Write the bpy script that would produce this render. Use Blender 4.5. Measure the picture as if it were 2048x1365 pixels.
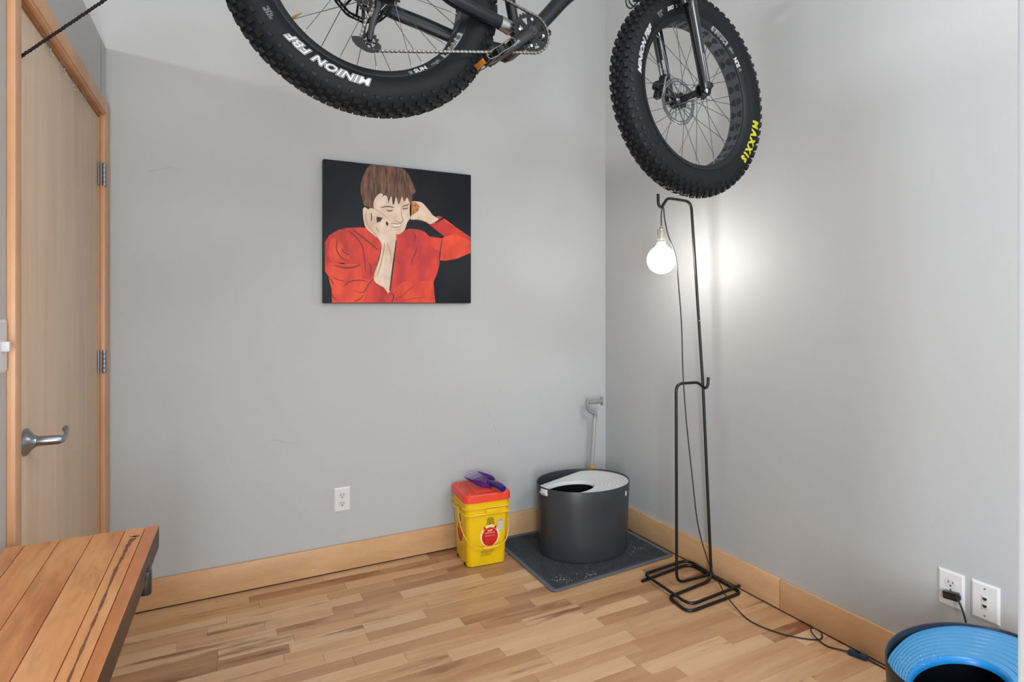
import bpy, bmesh, math, random
from mathutils import Vector, Matrix, Euler
random.seed(7)
V = Vector
PI = math.pi
scn = bpy.context.scene
for o in list(bpy.data.objects):
    bpy.data.objects.remove(o)
C = scn.collection

# ------------------------------------------------------------------ camera
cam_d = bpy.data.cameras.new('camera')
cam_d.sensor_width = 36
cam_d.lens = 1184 / 2048 * 36
cam_d.shift_y = -(682.5 - 607) / 2048
cam_d.clip_start = 0.02
cam = bpy.data.objects.new('camera', cam_d)
cam.location = (0, 0, 1.28)
cam.rotation_euler = (PI / 2, 0, -math.radians(27.6))
C.objects.link(cam)
scn.camera = cam

# ------------------------------------------------------------------ world, lights, exposure
world = bpy.data.worlds.new('world')
scn.world = world
world.use_nodes = True
world.node_tree.nodes['Background'].inputs[0].default_value = (0.93, 0.96, 1.0, 1)
world.node_tree.nodes['Background'].inputs[1].default_value = 0.8

def area(name, loc, target, sx, sy, power, col):
    l = bpy.data.lights.new(name, 'AREA')
    l.shape = 'RECTANGLE'
    l.size = sx
    l.size_y = sy
    l.energy = power
    l.color = col
    o = bpy.data.objects.new(name, l)
    o.location = loc
    o.rotation_euler = (V(target) - V(loc)).to_track_quat('-Z', 'Y').to_euler()
    C.objects.link(o)
    return o
# windows behind the photographer and light beyond the low partition, plus two added fills
area('window_daylight', (0.35, -3.3, 1.5), (1.2, 2.2, 1.0), 3.0, 2.2, 26, (0.93, 0.965, 1.0))
area('side_window', (-0.28, -1.0, 1.0), (2.14, 0.55, 0.8), 0.6, 1.5, 72, (0.86, 0.93, 1.0))
area('right_fill', (1.35, -0.5, 2.7), (1.95, 1.35, 0.0), 0.8, 0.6, 30, (0.88, 0.93, 1.0))  # added fill from above for the floor on the right
area('overhead_fill', (0.25, -0.35, 3.5), (0.9, 1.3, 0.4), 2.4, 1.5, 32, (1.0, 0.985, 0.965))  # added soft overhead fill to brighten floor and table top
area('loft_ceiling_light', (-3.6, 1.6, 2.60), (0.6, 2.7, 2.40), 1.2, 0.25, 62, (1.0, 1.0, 1.0))

scn.view_settings.view_transform = 'Standard'
scn.view_settings.look = 'None'
scn.view_settings.exposure = 0.0
scn.view_settings.gamma = 1.0
scn.view_settings.use_curve_mapping = False

# ------------------------------------------------------------------ materials
def srgb(h):
    h = h.lstrip('#')
    r = []
    for i in (0, 2, 4):
        c = int(h[i:i + 2], 16) / 255
        r.append(c / 12.92 if c <= 0.04045 else ((c + 0.055) / 1.055) ** 2.4)
    return (*r, 1)

def mat(name, col, rough=0.5, metal=0.0, emit=None, strength=0, noise=0.0, nscale=20, bump=0.0, bscale=200, spec=0.5, trans=0.0, alpha=1.0, coat=0.0):
    m = bpy.data.materials.new(name)
    m.use_nodes = True
    nt = m.node_tree
    b = nt.nodes['Principled BSDF']
    c = srgb(col) if isinstance(col, str) else col
    b.inputs['Base Color'].default_value = c
    b.inputs['Roughness'].default_value = rough
    b.inputs['Metallic'].default_value = metal
    b.inputs['Specular IOR Level'].default_value = spec
    b.inputs['Transmission Weight'].default_value = trans
    b.inputs['Coat Weight'].default_value = coat
    if emit:
        b.inputs['Emission Color'].default_value = srgb(emit)
        b.inputs['Emission Strength'].default_value = strength
    tc = None
    if noise or bump:
        tc = nt.nodes.new('ShaderNodeTexCoord')
    if noise:
        n = nt.nodes.new('ShaderNodeTexNoise')
        n.inputs['Scale'].default_value = nscale
        n.inputs['Detail'].default_value = 5
        nt.links.new(tc.outputs['Object'], n.inputs['Vector'])
        mr = nt.nodes.new('ShaderNodeMapRange')
        mr.inputs[1].default_value = 0.3
        mr.inputs[2].default_value = 0.7
        mr.inputs[3].default_value = 1 - noise
        mr.inputs[4].default_value = 1 + noise
        nt.links.new(n.outputs[0], mr.inputs[0])
        mx = nt.nodes.new('ShaderNodeVectorMath')
        mx.operation = 'SCALE'
        mx.inputs[0].default_value = c[:3]
        nt.links.new(mr.outputs[0], mx.inputs['Scale'])
        nt.links.new(mx.outputs[0], b.inputs['Base Color'])
    if bump:
        n2 = nt.nodes.new('ShaderNodeTexNoise')
        n2.inputs['Scale'].default_value = bscale
        n2.inputs['Detail'].default_value = 3
        nt.links.new(tc.outputs['Object'], n2.inputs['Vector'])
        bp = nt.nodes.new('ShaderNodeBump')
        bp.inputs['Strength'].default_value = bump
        bp.inputs['Distance'].default_value = 0.002
        nt.links.new(n2.outputs[0], bp.inputs['Height'])
        nt.links.new(bp.outputs[0], b.inputs['Normal'])
    return m

def wood(name, stops, stretch=(2.0, 30, 30), rough=0.45, streak=None, streak_amt=0.6, rand=0.0, fine=0.08, coat=0.0, scale=1.0, thr=(0.60, 0.70)):
    """stops: list of (pos, hex) for the base tone; grain runs where stretch is small."""
    m = bpy.data.materials.new(name)
    m.use_nodes = True
    nt = m.node_tree
    N, L = nt.nodes, nt.links
    b = N['Principled BSDF']
    b.inputs['Roughness'].default_value = rough
    b.inputs['Coat Weight'].default_value = coat
    tc = N.new('ShaderNodeNewGeometry')
    oi = N.new('ShaderNodeObjectInfo')
    off = N.new('ShaderNodeVectorMath')
    off.operation = 'SCALE'
    off.inputs[0].default_value = (37.0, 11.0, 23.0)
    L.new(oi.outputs['Random'], off.inputs['Scale'])
    add = N.new('ShaderNodeVectorMath')
    add.operation = 'ADD'
    L.new(tc.outputs['Position'], add.inputs[0])
    if rand:
        L.new(off.outputs[0], add.inputs[1])
    mul = N.new('ShaderNodeVectorMath')
    mul.operation = 'MULTIPLY'
    mul.inputs[1].default_value = [s * scale for s in stretch]
    L.new(add.outputs[0], mul.inputs[0])
    n1 = N.new('ShaderNodeTexNoise')
    n1.inputs['Scale'].default_value = 1.0
    n1.inputs['Detail'].default_value = 4
    n1.inputs['Distortion'].default_value = 0.5
    L.new(mul.outputs[0], n1.inputs['Vector'])
    # tone factor = noise + per-piece random
    ma = N.new('ShaderNodeMath')
    ma.operation = 'MULTIPLY_ADD'
    ma.inputs[1].default_value = rand
    L.new(oi.outputs['Random'], ma.inputs[0])
    sc = N.new('ShaderNodeMath')
    sc.operation = 'MULTIPLY_ADD'
    sc.inputs[1].default_value = 1.0 if not rand else 0.7
    sc.inputs[2].default_value = 0.0 if not rand else -rand * 0.5 + 0.15
    L.new(n1.outputs[0], sc.inputs[0])
    L.new(sc.outputs[0], ma.inputs[2])
    cr = N.new('ShaderNodeValToRGB')
    el = cr.color_ramp.elements
    el[0].position, el[0].color = stops[0][0], srgb(stops[0][1])
    el[1].position, el[1].color = stops[-1][0], srgb(stops[-1][1])
    for p, h in stops[1:-1]:
        e = el.new(p)
        e.color = srgb(h)
    L.new(ma.outputs[0], cr.inputs[0])
    col = cr.outputs[0]
    if streak:
        m2 = N.new('ShaderNodeVectorMath')
        m2.operation = 'MULTIPLY'
        m2.inputs[1].default_value = [s * scale * k for s, k in zip(stretch, (1.1, 0.9, 0.9))]
        L.new(add.outputs[0], m2.inputs[0])
        n3 = N.new('ShaderNodeTexNoise')
        n3.inputs['Scale'].default_value = 0.8
        n3.inputs['Detail'].default_value = 6
        n3.inputs['Roughness'].default_value = 0.62
        n3.inputs['Distortion'].default_value = 0.25
        L.new(m2.outputs[0], n3.inputs['Vector'])
        r3 = N.new('ShaderNodeMapRange')
        r3.inputs[1].default_value, r3.inputs[2].default_value = thr
        r3.inputs[3].default_value = 0
        r3.inputs[4].default_value = streak_amt
        L.new(n3.outputs[0], r3.inputs[0])
        mx = N.new('ShaderNodeMix')
        mx.data_type = 'RGBA'
        mx.inputs[7].default_value = srgb(streak)
        L.new(r3.outputs[0], mx.inputs[0])
        L.new(col, mx.inputs[6])
        col = mx.outputs[2]
    # fine grain
    m4 = N.new('ShaderNodeVectorMath')
    m4.operation = 'MULTIPLY'
    m4.inputs[1].default_value = [s * scale * 9 for s in stretch]
    L.new(add.outputs[0], m4.inputs[0])
    n4 = N.new('ShaderNodeTexNoise')
    n4.inputs['Scale'].default_value = 1.0
    n4.inputs['Detail'].default_value = 2
    L.new(m4.outputs[0], n4.inputs['Vector'])
    r4 = N.new('ShaderNodeMapRange')
    r4.inputs[1].default_value, r4.inputs[2].default_value = 0.3, 0.7
    r4.inputs[3].default_value, r4.inputs[4].default_value = 1 - fine, 1 + fine
    L.new(n4.outputs[0], r4.inputs[0])
    ms = N.new('ShaderNodeVectorMath')
    ms.operation = 'SCALE'
    L.new(col, ms.inputs[0])
    L.new(r4.outputs[0], ms.inputs['Scale'])
    L.new(ms.outputs[0], b.inputs['Base Color'])
    bp = N.new('ShaderNodeBump')
    bp.inputs['Strength'].default_value = 0.08
    bp.inputs['Distance'].default_value = 0.001
    L.new(n4.outputs[0], bp.inputs['Height'])
    L.new(bp.outputs[0], b.inputs['Normal'])
    return m

M = {}
M['wall'] = mat('wall_paint', '#b4b6b6', 0.56, noise=0.018, nscale=1.6, bump=0.12, bscale=160, spec=0.36)
M['scuff'] = mat('scuff_grey', '#8f8f8e', .6)
M['ceiling'] = mat('ceiling_paint', '#dcdcda', 0.8)
M['jamb_white'] = mat('white_corner_paint', '#bfc0c4', 0.45, noise=0.02, nscale=5, bump=0.1, bscale=120)
M['floor'] = wood('floor_maple', [(0.1, '#9f7552'), (0.35, '#b98e66'), (0.55, '#c89f76'), (0.9, '#d6b48e')], (1.6, 16, 16), 0.36, '#78492f', 0.85, rand=0.66, fine=0.05, thr=(0.575, 0.67))
M['floor_gap'] = mat('dark_gap', '#1a1512', 0.8)
M['base'] = wood('baseboard_maple', [(0.2, '#b88c62'), (0.5, '#c99f74'), (0.8, '#d6ae84')], (3, 3, 12), 0.42, rand=0.25, fine=0.03)
M['casing'] = wood('casing_maple', [(0.2, '#b88863'), (0.5, '#c89870'), (0.8, '#d4a880')], (8, 8, 1.6), 0.42, fine=0.05)
M['door'] = wood('door_birch', [(0.2, '#bfa68a'), (0.5, '#ccb399'), (0.8, '#d6bea4')], (14, 14, 1.1), 0.4, '#8b6a52', 0.4, fine=0.035, thr=(0.66, 0.74))
M['table'] = wood('table_redwood', [(0.25, '#b0683c'), (0.45, '#cc8450'), (0.6, '#da9a64'), (0.85, '#e6b07e')], (11, 2.0, 11), 0.33, '#96522f', 0.65, rand=0.3, fine=0.07, thr=(0.56, 0.70))
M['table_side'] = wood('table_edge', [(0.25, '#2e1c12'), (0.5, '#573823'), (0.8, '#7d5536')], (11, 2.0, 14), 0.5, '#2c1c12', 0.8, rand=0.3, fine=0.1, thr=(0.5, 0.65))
M['crack'] = mat('dark_filled_crack', '#7c5034', 0.6, noise=0.3, nscale=90)
M['nickel'] = mat('brushed_nickel', '#9aa0a8', 0.28, 1.0, noise=0.06, nscale=200)
M['steel'] = mat('steel_hinge', '#8d959c', 0.38, 0.9, noise=0.08, nscale=80)
M['silver'] = mat('silver_metal', '#b4b6b8', 0.3, 1.0, noise=0.06, nscale=150)
M['chain'] = mat('chain_metal', '#5a5650', 0.38, 0.9, noise=0.15, nscale=300)
M['spoke'] = mat('spoke_metal', '#5c6064', 0.3, 0.9)
M['rotor'] = mat('rotor_steel', '#8e9092', 0.34, 0.9, noise=0.1, nscale=120)
M['rubber'] = mat('tyre_rubber', '#111518', 0.62, noise=0.2, nscale=22, bump=0.15, bscale=400, spec=0.24)
M['tread'] = mat('tread_rubber', '#101316', 0.6, noise=0.25, nscale=60, spec=0.35)
M['rim'] = mat('rim_anodised', '#16191c', 0.45, 0.3, noise=0.1, nscale=60)
M['rim_in'] = mat('rim_inner', '#4e525a', 0.5, 0.3, noise=0.08, nscale=60)
M['rimhole'] = mat('rim_strip_fabric', '#22252b', 0.75, noise=0.1, nscale=80)
M['frame'] = mat('frame_dark_blue', '#0a1017', 0.42, 0.0, noise=0.1, nscale=30, spec=0.4, coat=0.08)
M['black'] = mat('black_plastic', '#0b0d0f', 0.5, noise=0.1, nscale=50, spec=0.3)
M['blackgloss'] = mat('gloss_black', '#0a0d11', 0.28, noise=0.05, nscale=40, coat=0.4)
M['blacksteel'] = mat('black_painted_steel', '#101114', 0.36, 0.15, noise=0.1, nscale=120)
M['rope'] = mat('black_rope', '#101010', 0.85, bump=0.6, bscale=500)
M['white_print'] = mat('white_print', '#c9cbcc', 0.6)
M['grey_print'] = mat('grey_print', '#8e9194', 0.6)
M['yellow_print'] = mat('yellow_print', '#b9b722', 0.55)
M['brass'] = mat('brass_valve', '#9a7640', 0.35, 0.9)
M['amber'] = mat('amber_reflector', '#b8741c', 0.3, noise=0.15, nscale=400)
M['plate'] = mat('white_wallplate', '#d6d6d6', 0.35)
M['plate_in'] = mat('white_receptacle', '#cbcbcb', 0.4)
M['slot'] = mat('dark_slot', '#23211f', 0.6)
M['box_body'] = mat('grey_plastic', '#33383e', 0.38, noise=0.10, nscale=9, bump=0.05, bscale=300)
M['box_lid'] = mat('white_plastic', '#d2d2d3', 0.4, noise=0.02, nscale=12)
M['box2_body'] = mat('plum_grey_plastic', '#232630', 0.35, noise=0.1, nscale=9)
M['box2_lid'] = mat('blue_cast_plastic', '#4691c2', 0.36, noise=0.06, nscale=7)  # blue cast of the light put into the lid colour
M['box2_ring'] = mat('blue_cast_ring', '#0f7cc0', 0.35)  # same blue light, deeper, put into the opening rim colour
M['inside'] = mat('dark_interior_plastic', '#0c1018', 0.5)
M['litter'] = mat('litter_grains', '#e4e8ea', 0.5)
M['matr'] = mat('mat_honeycomb', '#3a3e44', 0.6, noise=0.2, nscale=30)
M['matb'] = mat('mat_binding', '#5a626b', 0.6, noise=0.06, nscale=60)
M['yellow'] = mat('yellow_plastic', '#e6bd08', 0.34, noise=0.05, nscale=9)
M['red_lid'] = mat('red_plastic', '#e4452e', 0.38, noise=0.05, nscale=16)
M['red_print'] = mat('red_label', '#c41f1c', 0.4, noise=0.15, nscale=30)
M['cream'] = mat('cream_label', '#ecd9a4', 0.5)
M['label'] = mat('pale_label', '#b9bcc0', 0.5, noise=0.15, nscale=150)
M['ink'] = mat('black_ink', '#1f1a14', 0.5)
M['ochre'] = mat('ochre_ink', '#a8860c', 0.5, noise=0.25, nscale=300)
M['purple'] = mat('purple_plastic', '#4c2a78', 0.25, noise=0.12, nscale=50)
M['purple_dark'] = mat('indigo_plastic', '#291f72', 0.2, noise=0.08, nscale=50)
M['scoop_tip'] = mat('pale_lilac_plastic', '#8d86a4', 0.35, noise=0.2, nscale=200)
M['pole_grey'] = mat('grey_handle_plastic', '#8b8c8c', 0.4)
M['pole'] = mat('grey_tube', '#a6a7a6', 0.28, 0.2)
M['yellow_c'] = mat('yellow_collar_plastic', '#dcb80c', 0.35)
M['bulb'] = mat('lit_bulb', '#ffffff', 0.3, emit='#fff9f0', strength=44)
M['socket'] = mat('clear_socket', '#a8a49a', 0.25, 0.4)
M['cord'] = mat('black_cord', '#191c20', 0.5)
M['switch_b'] = mat('inline_switch', '#17344f', 0.4)
M['saddle'] = mat('saddle', '#151515', 0.6)

# ------------------------------------------------------------------ mesh helpers
class G:
    def __init__(s):
        s.v, s.f, s.m, s.mats = [], [], [], []
        s.smooth = []
    def mi(s, name):
        if name not in s.mats:
            s.mats.append(name)
        return s.mats.index(name)
    def add(s, vs, fs, m, T=None, smooth=False):
        b = len(s.v)
        for p in vs:
            p = V(p)
            s.v.append(T @ p if T is not None else p)
        k = s.mi(m)
        for f in fs:
            s.f.append([b + i for i in f])
            s.m.append(k)
            s.smooth.append(smooth)
        return s
    def box(s, c, d, m, T=None, bev=0.0, rot=None):
        cx, cy, cz = c
        x, y, z = d[0] / 2, d[1] / 2, d[2] / 2
        L = Matrix.Translation(c) @ (rot.to_4x4() if rot is not None else Matrix())
        if T is not None:
            L = T @ L
        if bev <= 0:
            vs = [(-x, -y, -z), (x, -y, -z), (x, y, -z), (-x, y, -z), (-x, -y, z), (x, -y, z), (x, y, z), (-x, y, z)]
            fs = [(0, 3, 2, 1), (4, 5, 6, 7), (0, 1, 5, 4), (1, 2, 6, 5), (2, 3, 7, 6), (3, 0, 4, 7)]
            return s.add(vs, fs, m, L)
        e = min(bev, x * .49, y * .49, z * .49)
        bm = bmesh.new()
        bmesh.ops.create_cube(bm, size=1)
        for v in bm.verts:
            v.co = (v.co.x * 2 * x, v.co.y * 2 * y, v.co.z * 2 * z)
        bmesh.ops.bevel(bm, geom=bm.edges[:], offset=e, segments=2, profile=0.5, affect='EDGES')
        bm.verts.index_update()
        s.add([v.co.copy() for v in bm.verts], [[v.index for v in f.verts] for f in bm.faces], m, L, True)
        bm.free()
        return s
    def prism(s, poly, h0, h1, m, T=None):
        """poly in local xy, extruded along z from h0 to h1"""
        n = len(poly)
        vs = [(p[0], p[1], h0) for p in poly] + [(p[0], p[1], h1) for p in poly]
        fs = [list(range(n))[::-1], list(range(n, 2 * n))] + [(i, (i + 1) % n, n + (i + 1) % n, n + i) for i in range(n)]
        return s.add(vs, fs, m, T)
    def lathe(s, prof, m, T=None, seg=32, close=False, smooth=True, sx=1, sy=1):
        """prof list of (r, z); revolved about local z"""
        vs = []
        for r, z in prof:
            for i in range(seg):
                a = 2 * PI * i / seg
                vs.append((r * math.cos(a) * sx, r * math.sin(a) * sy, z))
        fs = []
        np_ = len(prof)
        for j in range(np_ - 1 + (1 if close else 0)):
            a0, b0 = j * seg, ((j + 1) % np_) * seg
            for i in range(seg):
                k = (i + 1) % seg
                fs.append((a0 + i, a0 + k, b0 + k, b0 + i))
        if not close:
            if prof[0][0] > 1e-5:
                fs.append([i for i in range(seg)][::-1])
            if prof[-1][0] > 1e-5:
                fs.append([(np_ - 1) * seg + i for i in range(seg)])
        return s.add(vs, fs, m, T, smooth)
    def tube(s, pts, r, m, seg=10, T=None, closed=False, flat=1.0, up=None, caps=True):
        pts = [V(p) for p in pts]
        n = len(pts)
        rs = r if isinstance(r, (list, tuple)) else [r] * n
        tan = []
        for i in range(n):
            if closed:
                t = pts[(i + 1) % n] - pts[i - 1]
            else:
                t = pts[min(i + 1, n - 1)] - pts[max(i - 1, 0)]
            tan.append(t.normalized())
        u = V(up) if up is not None else (V((0, 0, 1)) if abs(tan[0].z) < 0.9 else V((1, 0, 0)))
        nrm = (u - tan[0] * u.dot(tan[0])).normalized()
        vs = []
        for i in range(n):
            nrm = (nrm - tan[i] * nrm.dot(tan[i])).normalized()
            b = tan[i].cross(nrm)
            for k in range(seg):
                a = 2 * PI * k / seg
                vs.append(pts[i] + (nrm * math.cos(a) + b * math.sin(a) * flat) * rs[i])
        fs = []
        for i in range(n if closed else n - 1):
            j = (i + 1) % n
            for k in range(seg):
                l = (k + 1) % seg
                fs.append((i * seg + k, i * seg + l, j * seg + l, j * seg + k))
        if not closed and caps:
            fs.append(list(range(seg))[::-1])
            fs.append([(n - 1) * seg + k for k in range(seg)])
        return s.add(vs, fs, m, T, True)
    def sphere(s, c, r, m, seg=24, rings=14, T=None, sz=1.0):
        L = Matrix.Translation(c)
        if T is not None:
            L = T @ L
        prof = [(r * math.sin(PI * i / rings), -r * math.cos(PI * i / rings) * sz) for i in range(rings + 1)]
        prof[0] = (1e-6, prof[0][1])
        prof[-1] = (1e-6, prof[-1][1])
        return s.lathe(prof, m, L, seg)
    def join(s, o):
        b = len(s.v)
        s.v += o.v
        for f, k, sm in zip(o.f, o.m, o.smooth):
            s.f.append([b + i for i in f])
            s.m.append(s.mi(o.mats[k]))
            s.smooth.append(sm)
        return s

def smooth_pts(pts, n=8, closed=False):
    """Catmull-Rom resample"""
    P = [V(p) for p in pts]
    out = []
    m = len(P)
    for i in range(m if closed else m - 1):
        if closed:
            a, b, c, d = P[i - 1], P[i], P[(i + 1) % m], P[(i + 2) % m]
        else:
            a, b, c, d = P[max(i - 1, 0)], P[i], P[i + 1], P[min(i + 2, m - 1)]
        for k in range(n):
            t = k / n
            out.append(0.5 * ((2 * b) + (c - a) * t + (2 * a - 5 * b + 4 * c - d) * t * t + (3 * b - a - 3 * c + d) * t ** 3))
    if not closed:
        out.append(P[-1])
    return out

def fillet(pts, r, n=6):
    P = [V(p) for p in pts]
    out = [P[0]]
    for i in range(1, len(P) - 1):
        rr = r[i] if isinstance(r, (list, tuple)) else r
        a = (P[i - 1] - P[i])
        b = (P[i + 1] - P[i])
        d = min(rr, a.length * 0.49, b.length * 0.49)
        p0 = P[i] + a.normalized() * d
        p1 = P[i] + b.normalized() * d
        for k in range(n + 1):
            t = k / n
            out.append((1 - t) ** 2 * p0 + 2 * t * (1 - t) * P[i] + t * t * p1)
    out.append(P[-1])
    return out

WORLD = {}
def obj(name, g, parent=None, kind=None, label=None, cat=None, group=None, center=True, sharp=32):
    me = bpy.data.meshes.new(name)
    c = V((0, 0, 0))
    if center and g.v:
        lo = V([min(v[i] for v in g.v) for i in range(3)])
        hi = V([max(v[i] for v in g.v) for i in range(3)])
        c = V(((lo.x + hi.x) / 2, (lo.y + hi.y) / 2, lo.z))
    me.from_pydata([tuple(v - c) for v in g.v], [], g.f)
    for nme in g.mats:
        me.materials.append(M[nme])
    me.polygons.foreach_set('material_index', g.m)
    me.polygons.foreach_set('use_smooth', g.smooth)
    me.update()
    if any(g.smooth):
        me.set_sharp_from_angle(angle=math.radians(sharp))
    o = bpy.data.objects.new(name, me)
    C.objects.link(o)
    o.location = c
    WORLD[o.name] = Matrix.Translation(c)
    if parent is not None:
        o.parent = parent
        o.matrix_parent_inverse = WORLD[parent.name].inverted()
    if kind:
        o['kind'] = kind
    if label:
        o['label'] = label
    if cat:
        o['category'] = cat
    if group:
        o['group'] = group
    return o

def thing(name, label, cat, loc, group=None):
    o = bpy.data.objects.new(name, None)
    o.empty_display_size = 0.05
    o.location = loc
    C.objects.link(o)
    WORLD[o.name] = Matrix.Translation(loc)
    o['label'] = label
    o['category'] = cat
    if group:
        o['group'] = group
    return o

def text_geo(s, size, offset=0.0, shear=0.0, space=1.0, res=2):
    cu = bpy.data.curves.new('t', 'FONT')
    cu.body = s
    cu.size = size
    cu.offset = offset
    cu.shear = shear
    cu.space_character = space
    cu.resolution_u = res
    cu.align_x = 'LEFT'
    o = bpy.data.objects.new('t', cu)
    C.objects.link(o)
    dg = bpy.context.evaluated_depsgraph_get()
    dg.update()
    me = o.evaluated_get(dg).to_mesh()
    vs = [v.co.copy() for v in me.vertices]
    fs = [list(p.vertices) for p in me.polygons]
    o.evaluated_get(dg).to_mesh_clear()
    bpy.data.objects.remove(o)
    bpy.data.curves.remove(cu)
    return vs, fs

def frame_mat(o, x, y, z):
    m = Matrix.Identity(4)
    for i in range(3):
        m[i][0], m[i][1], m[i][2], m[i][3] = x[i], y[i], z[i], o[i]
    return m

# ================================================================== STRUCTURE
BW, RW = 2.885, 2.14
LC = V((-0.347, 2.886, 0))
lt = math.radians(2.01)
LD = V((-math.sin(lt), -math.cos(lt), 0))     # along the left partition, towards the camera
LN = V((math.cos(lt), -math.sin(lt), 0))      # out of it into the room
LM = frame_mat(LC, LD, LN, V((0, 0, 1)))      # local: x along, y out, z up (mirrored handedness handled by two-sided shading)

g = G().box((-2.4, BW + .06, 1.8), (9.2, .12, 3.6), 'wall')
obj('wall_back', g, kind='structure')
g = G().box((RW + .06, .9, 1.8), (.12, 3.97, 3.6), 'wall')
obj('wall_right', g, kind='structure')
# low partition with the door opening
g = G()
H = 2.314
g.box((0.052, -.07, H / 2), (.104, .14, H), 'wall', LM)
g.box((0.645, -.07, (2.012 + H) / 2), (1.10, .14, H - 2.012), 'wall', LM)
g.box(((1.168 + 5.6) / 2, -.07, H / 2), (5.6 - 1.168, .14, H), 'wall', LM)
obj('wall_left', g, kind='structure')
# wall end beside the camera on the right
g = G().box((.965, .376 - .045, 1.8), (.07, .09, 3.6), 'jamb_white', bev=.006)
obj('wall_front', g, kind='structure')
for k, (y_, z_, l_, a_) in enumerate([(.345, 1.02, .035, 1.0), (.34, .86, .016, .4)]):
    g = G().tube([(.9295, y_, z_), (.9294, y_ - .01, z_ - l_)], .0012, 'plate', 5)
    obj('trim_%d' % (k + 1), g, kind='structure')
g = G().box((-2.4, -.4, 3.65), (9.2, 6.8, .1), 'ceiling')
obj('ceiling', g, kind='structure')

g = G()
for (x_, z_, dx, dz) in [(1.395, .62, .02, -.045), (1.42, .545, .012, -.03), (1.375, .665, -.012, .03), (-.20, 1.83, .07, .02), (-.13, 1.86, .04, -.015), (.28, .66, .10, -.03), (1.43, .80, .006, .02)]:
    g.tube([(x_, BW - .0001, z_), (x_ + dx, BW - .0001, z_ + dz)], .0005, 'scuff', 4)
obj('scuff_marks', g, bpy.data.objects['wall_back'], kind='stuff')

# floor: slab, single planks for the part seen, joined planks beyond
g = G().box((-2.0, -.4, -.03), (8.4, 6.8, .04), 'floor_gap')
floor = obj('floor', g, kind='structure')
rows = 29
SW = 0.065
count = 0
for r in range(rows):
    y1 = 2.884 - r * SW
    y0 = y1 - SW
    x = -.62 - random.random() * .35
    while x < RW - .01:
        ln = random.uniform(.24, .62)
        x2 = min(x + ln, RW - .004)
        if RW - x2 < .05:
            x2 = RW - .004
        xx = max(x, -.60)
        if x2 > -.42:
            gg = G()
            dz = random.uniform(0, .0003)
            a, b, c, d = xx + .0003, x2 - .0003, y0 + .0003, y1 - .0003
            e = .0005
            gg.add([(a, c, -.010), (b, c, -.010), (b, d, -.010), (a, d, -.010),
                    (a, c, -e), (b, c, -e), (b, d, -e), (a, d, -e),
                    (a + e, c + e, dz), (b - e, c + e, dz), (b - e, d - e, dz), (a + e, d - e, dz)],
                   [(0, 1, 5, 4), (1, 2, 6, 5), (2, 3, 7, 6), (3, 0, 4, 7), (4, 5, 9, 8), (5, 6, 10, 9), (6, 7, 11, 10), (7, 4, 8, 11), (8, 9, 10, 11), (3, 2, 1, 0)], 'floor')
            obj('plank', gg, floor)
            count += 1
        x = x2
print('planks', count)
gg = G()
y = 2.884 - rows * SW
r = 0
while y > -3.7:
    x = -6.0
    while x < RW:
        ln = random.uniform(.5, 1.2)
        gg.box((x + ln / 2, y - SW / 2, -.005), (ln - .0008, SW - .0008, .01), 'floor')
        x += ln
    y -= SW
obj('plank', gg, floor, kind='stuff')

# baseboards, a thin dark gap under them
def baseboard(name, segs):
    for i, (c, d) in enumerate(segs):
        g = G().box(c, d, 'base', bev=.0015)
        if i == 0:
            root = obj(name, g, kind='structure')
        else:
            obj('baseboard_length', g, root)
BH0, BH1 = .0075, .131
bz, bh = (BH0 + BH1) / 2, BH1 - BH0
g = G().box((.9, BW - .003, .0042), (2.48, .006, .0078), 'floor_gap')  # dark strips stand in for the shade under the baseboards
obj('trim_3', g, kind='structure')
g = G().box((RW - .003, 1.6, .0042), (.006, 2.56, .0078), 'floor_gap')
obj('trim_4', g, kind='structure')
baseboard('baseboard_back', [((.455, BW - .0075, bz), (1.54, .014, bh)), ((1.675, BW - .0075, bz), (.898, .014, bh))])
baseboard('baseboard_right', [((RW - .0075, (1.667 + BW - .015) / 2, bz), (.014, BW - .017 - 1.667, bh)), ((RW - .0075, (1.665 + .38) / 2, bz), (.014, 1.665 - .38, bh))])

# ------------------------------------------------------------------ door in the left partition
dr = G().box(((.128 + 1.135) / 2, -.022, 1.0), (1.135 - .128, .04, 1.988), 'door', LM, bev=.0015)
door = obj('door_1', dr, kind='structure')
g = G()
for (a, b, z0, z1) in [(.030, .124, 0, 2.075), (1.148, 1.192, 0, 2.075)]:
    g.box(((a + b) / 2, .0085, (z0 + z1) / 2), (b - a, .017, z1 - z0), 'casing', LM, bev=.003)
    g.box((a if a > .5 else b, -.05, 1.0), (.010, .10, 2.0), 'casing', LM)
g.box((.636, .0085, 2.041), (1.022, .017, .066), 'casing', LM, bev=.003)
g.box((.636, .012, 2.019), (1.022, .020, .010), 'casing', LM, bev=.002)
g.box((.636, -.05, 2.008), (1.10, .10, .008), 'casing', LM)
obj('door_casing', g, door)
for z in (1.779, 1.054, .28):
    g = G()
    g.box((.145, .0015, z), (.03, .003, .089), 'steel', LM)
    g.box((.108, .0175, z), (.028, .003, .089), 'steel', LM)
    for k in range(5):
        zz = z - .0356 + k * .0178
        g.lathe([(.0001, -.0085), (.0062, -.0085), (.0066, -.007), (.0066, .007), (.0062, .0085), (.0001, .0085)], 'steel', LM @ Matrix.Translation((.1265, .0145, zz)), 14)
    hg = obj('hinge', g, door)
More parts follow.
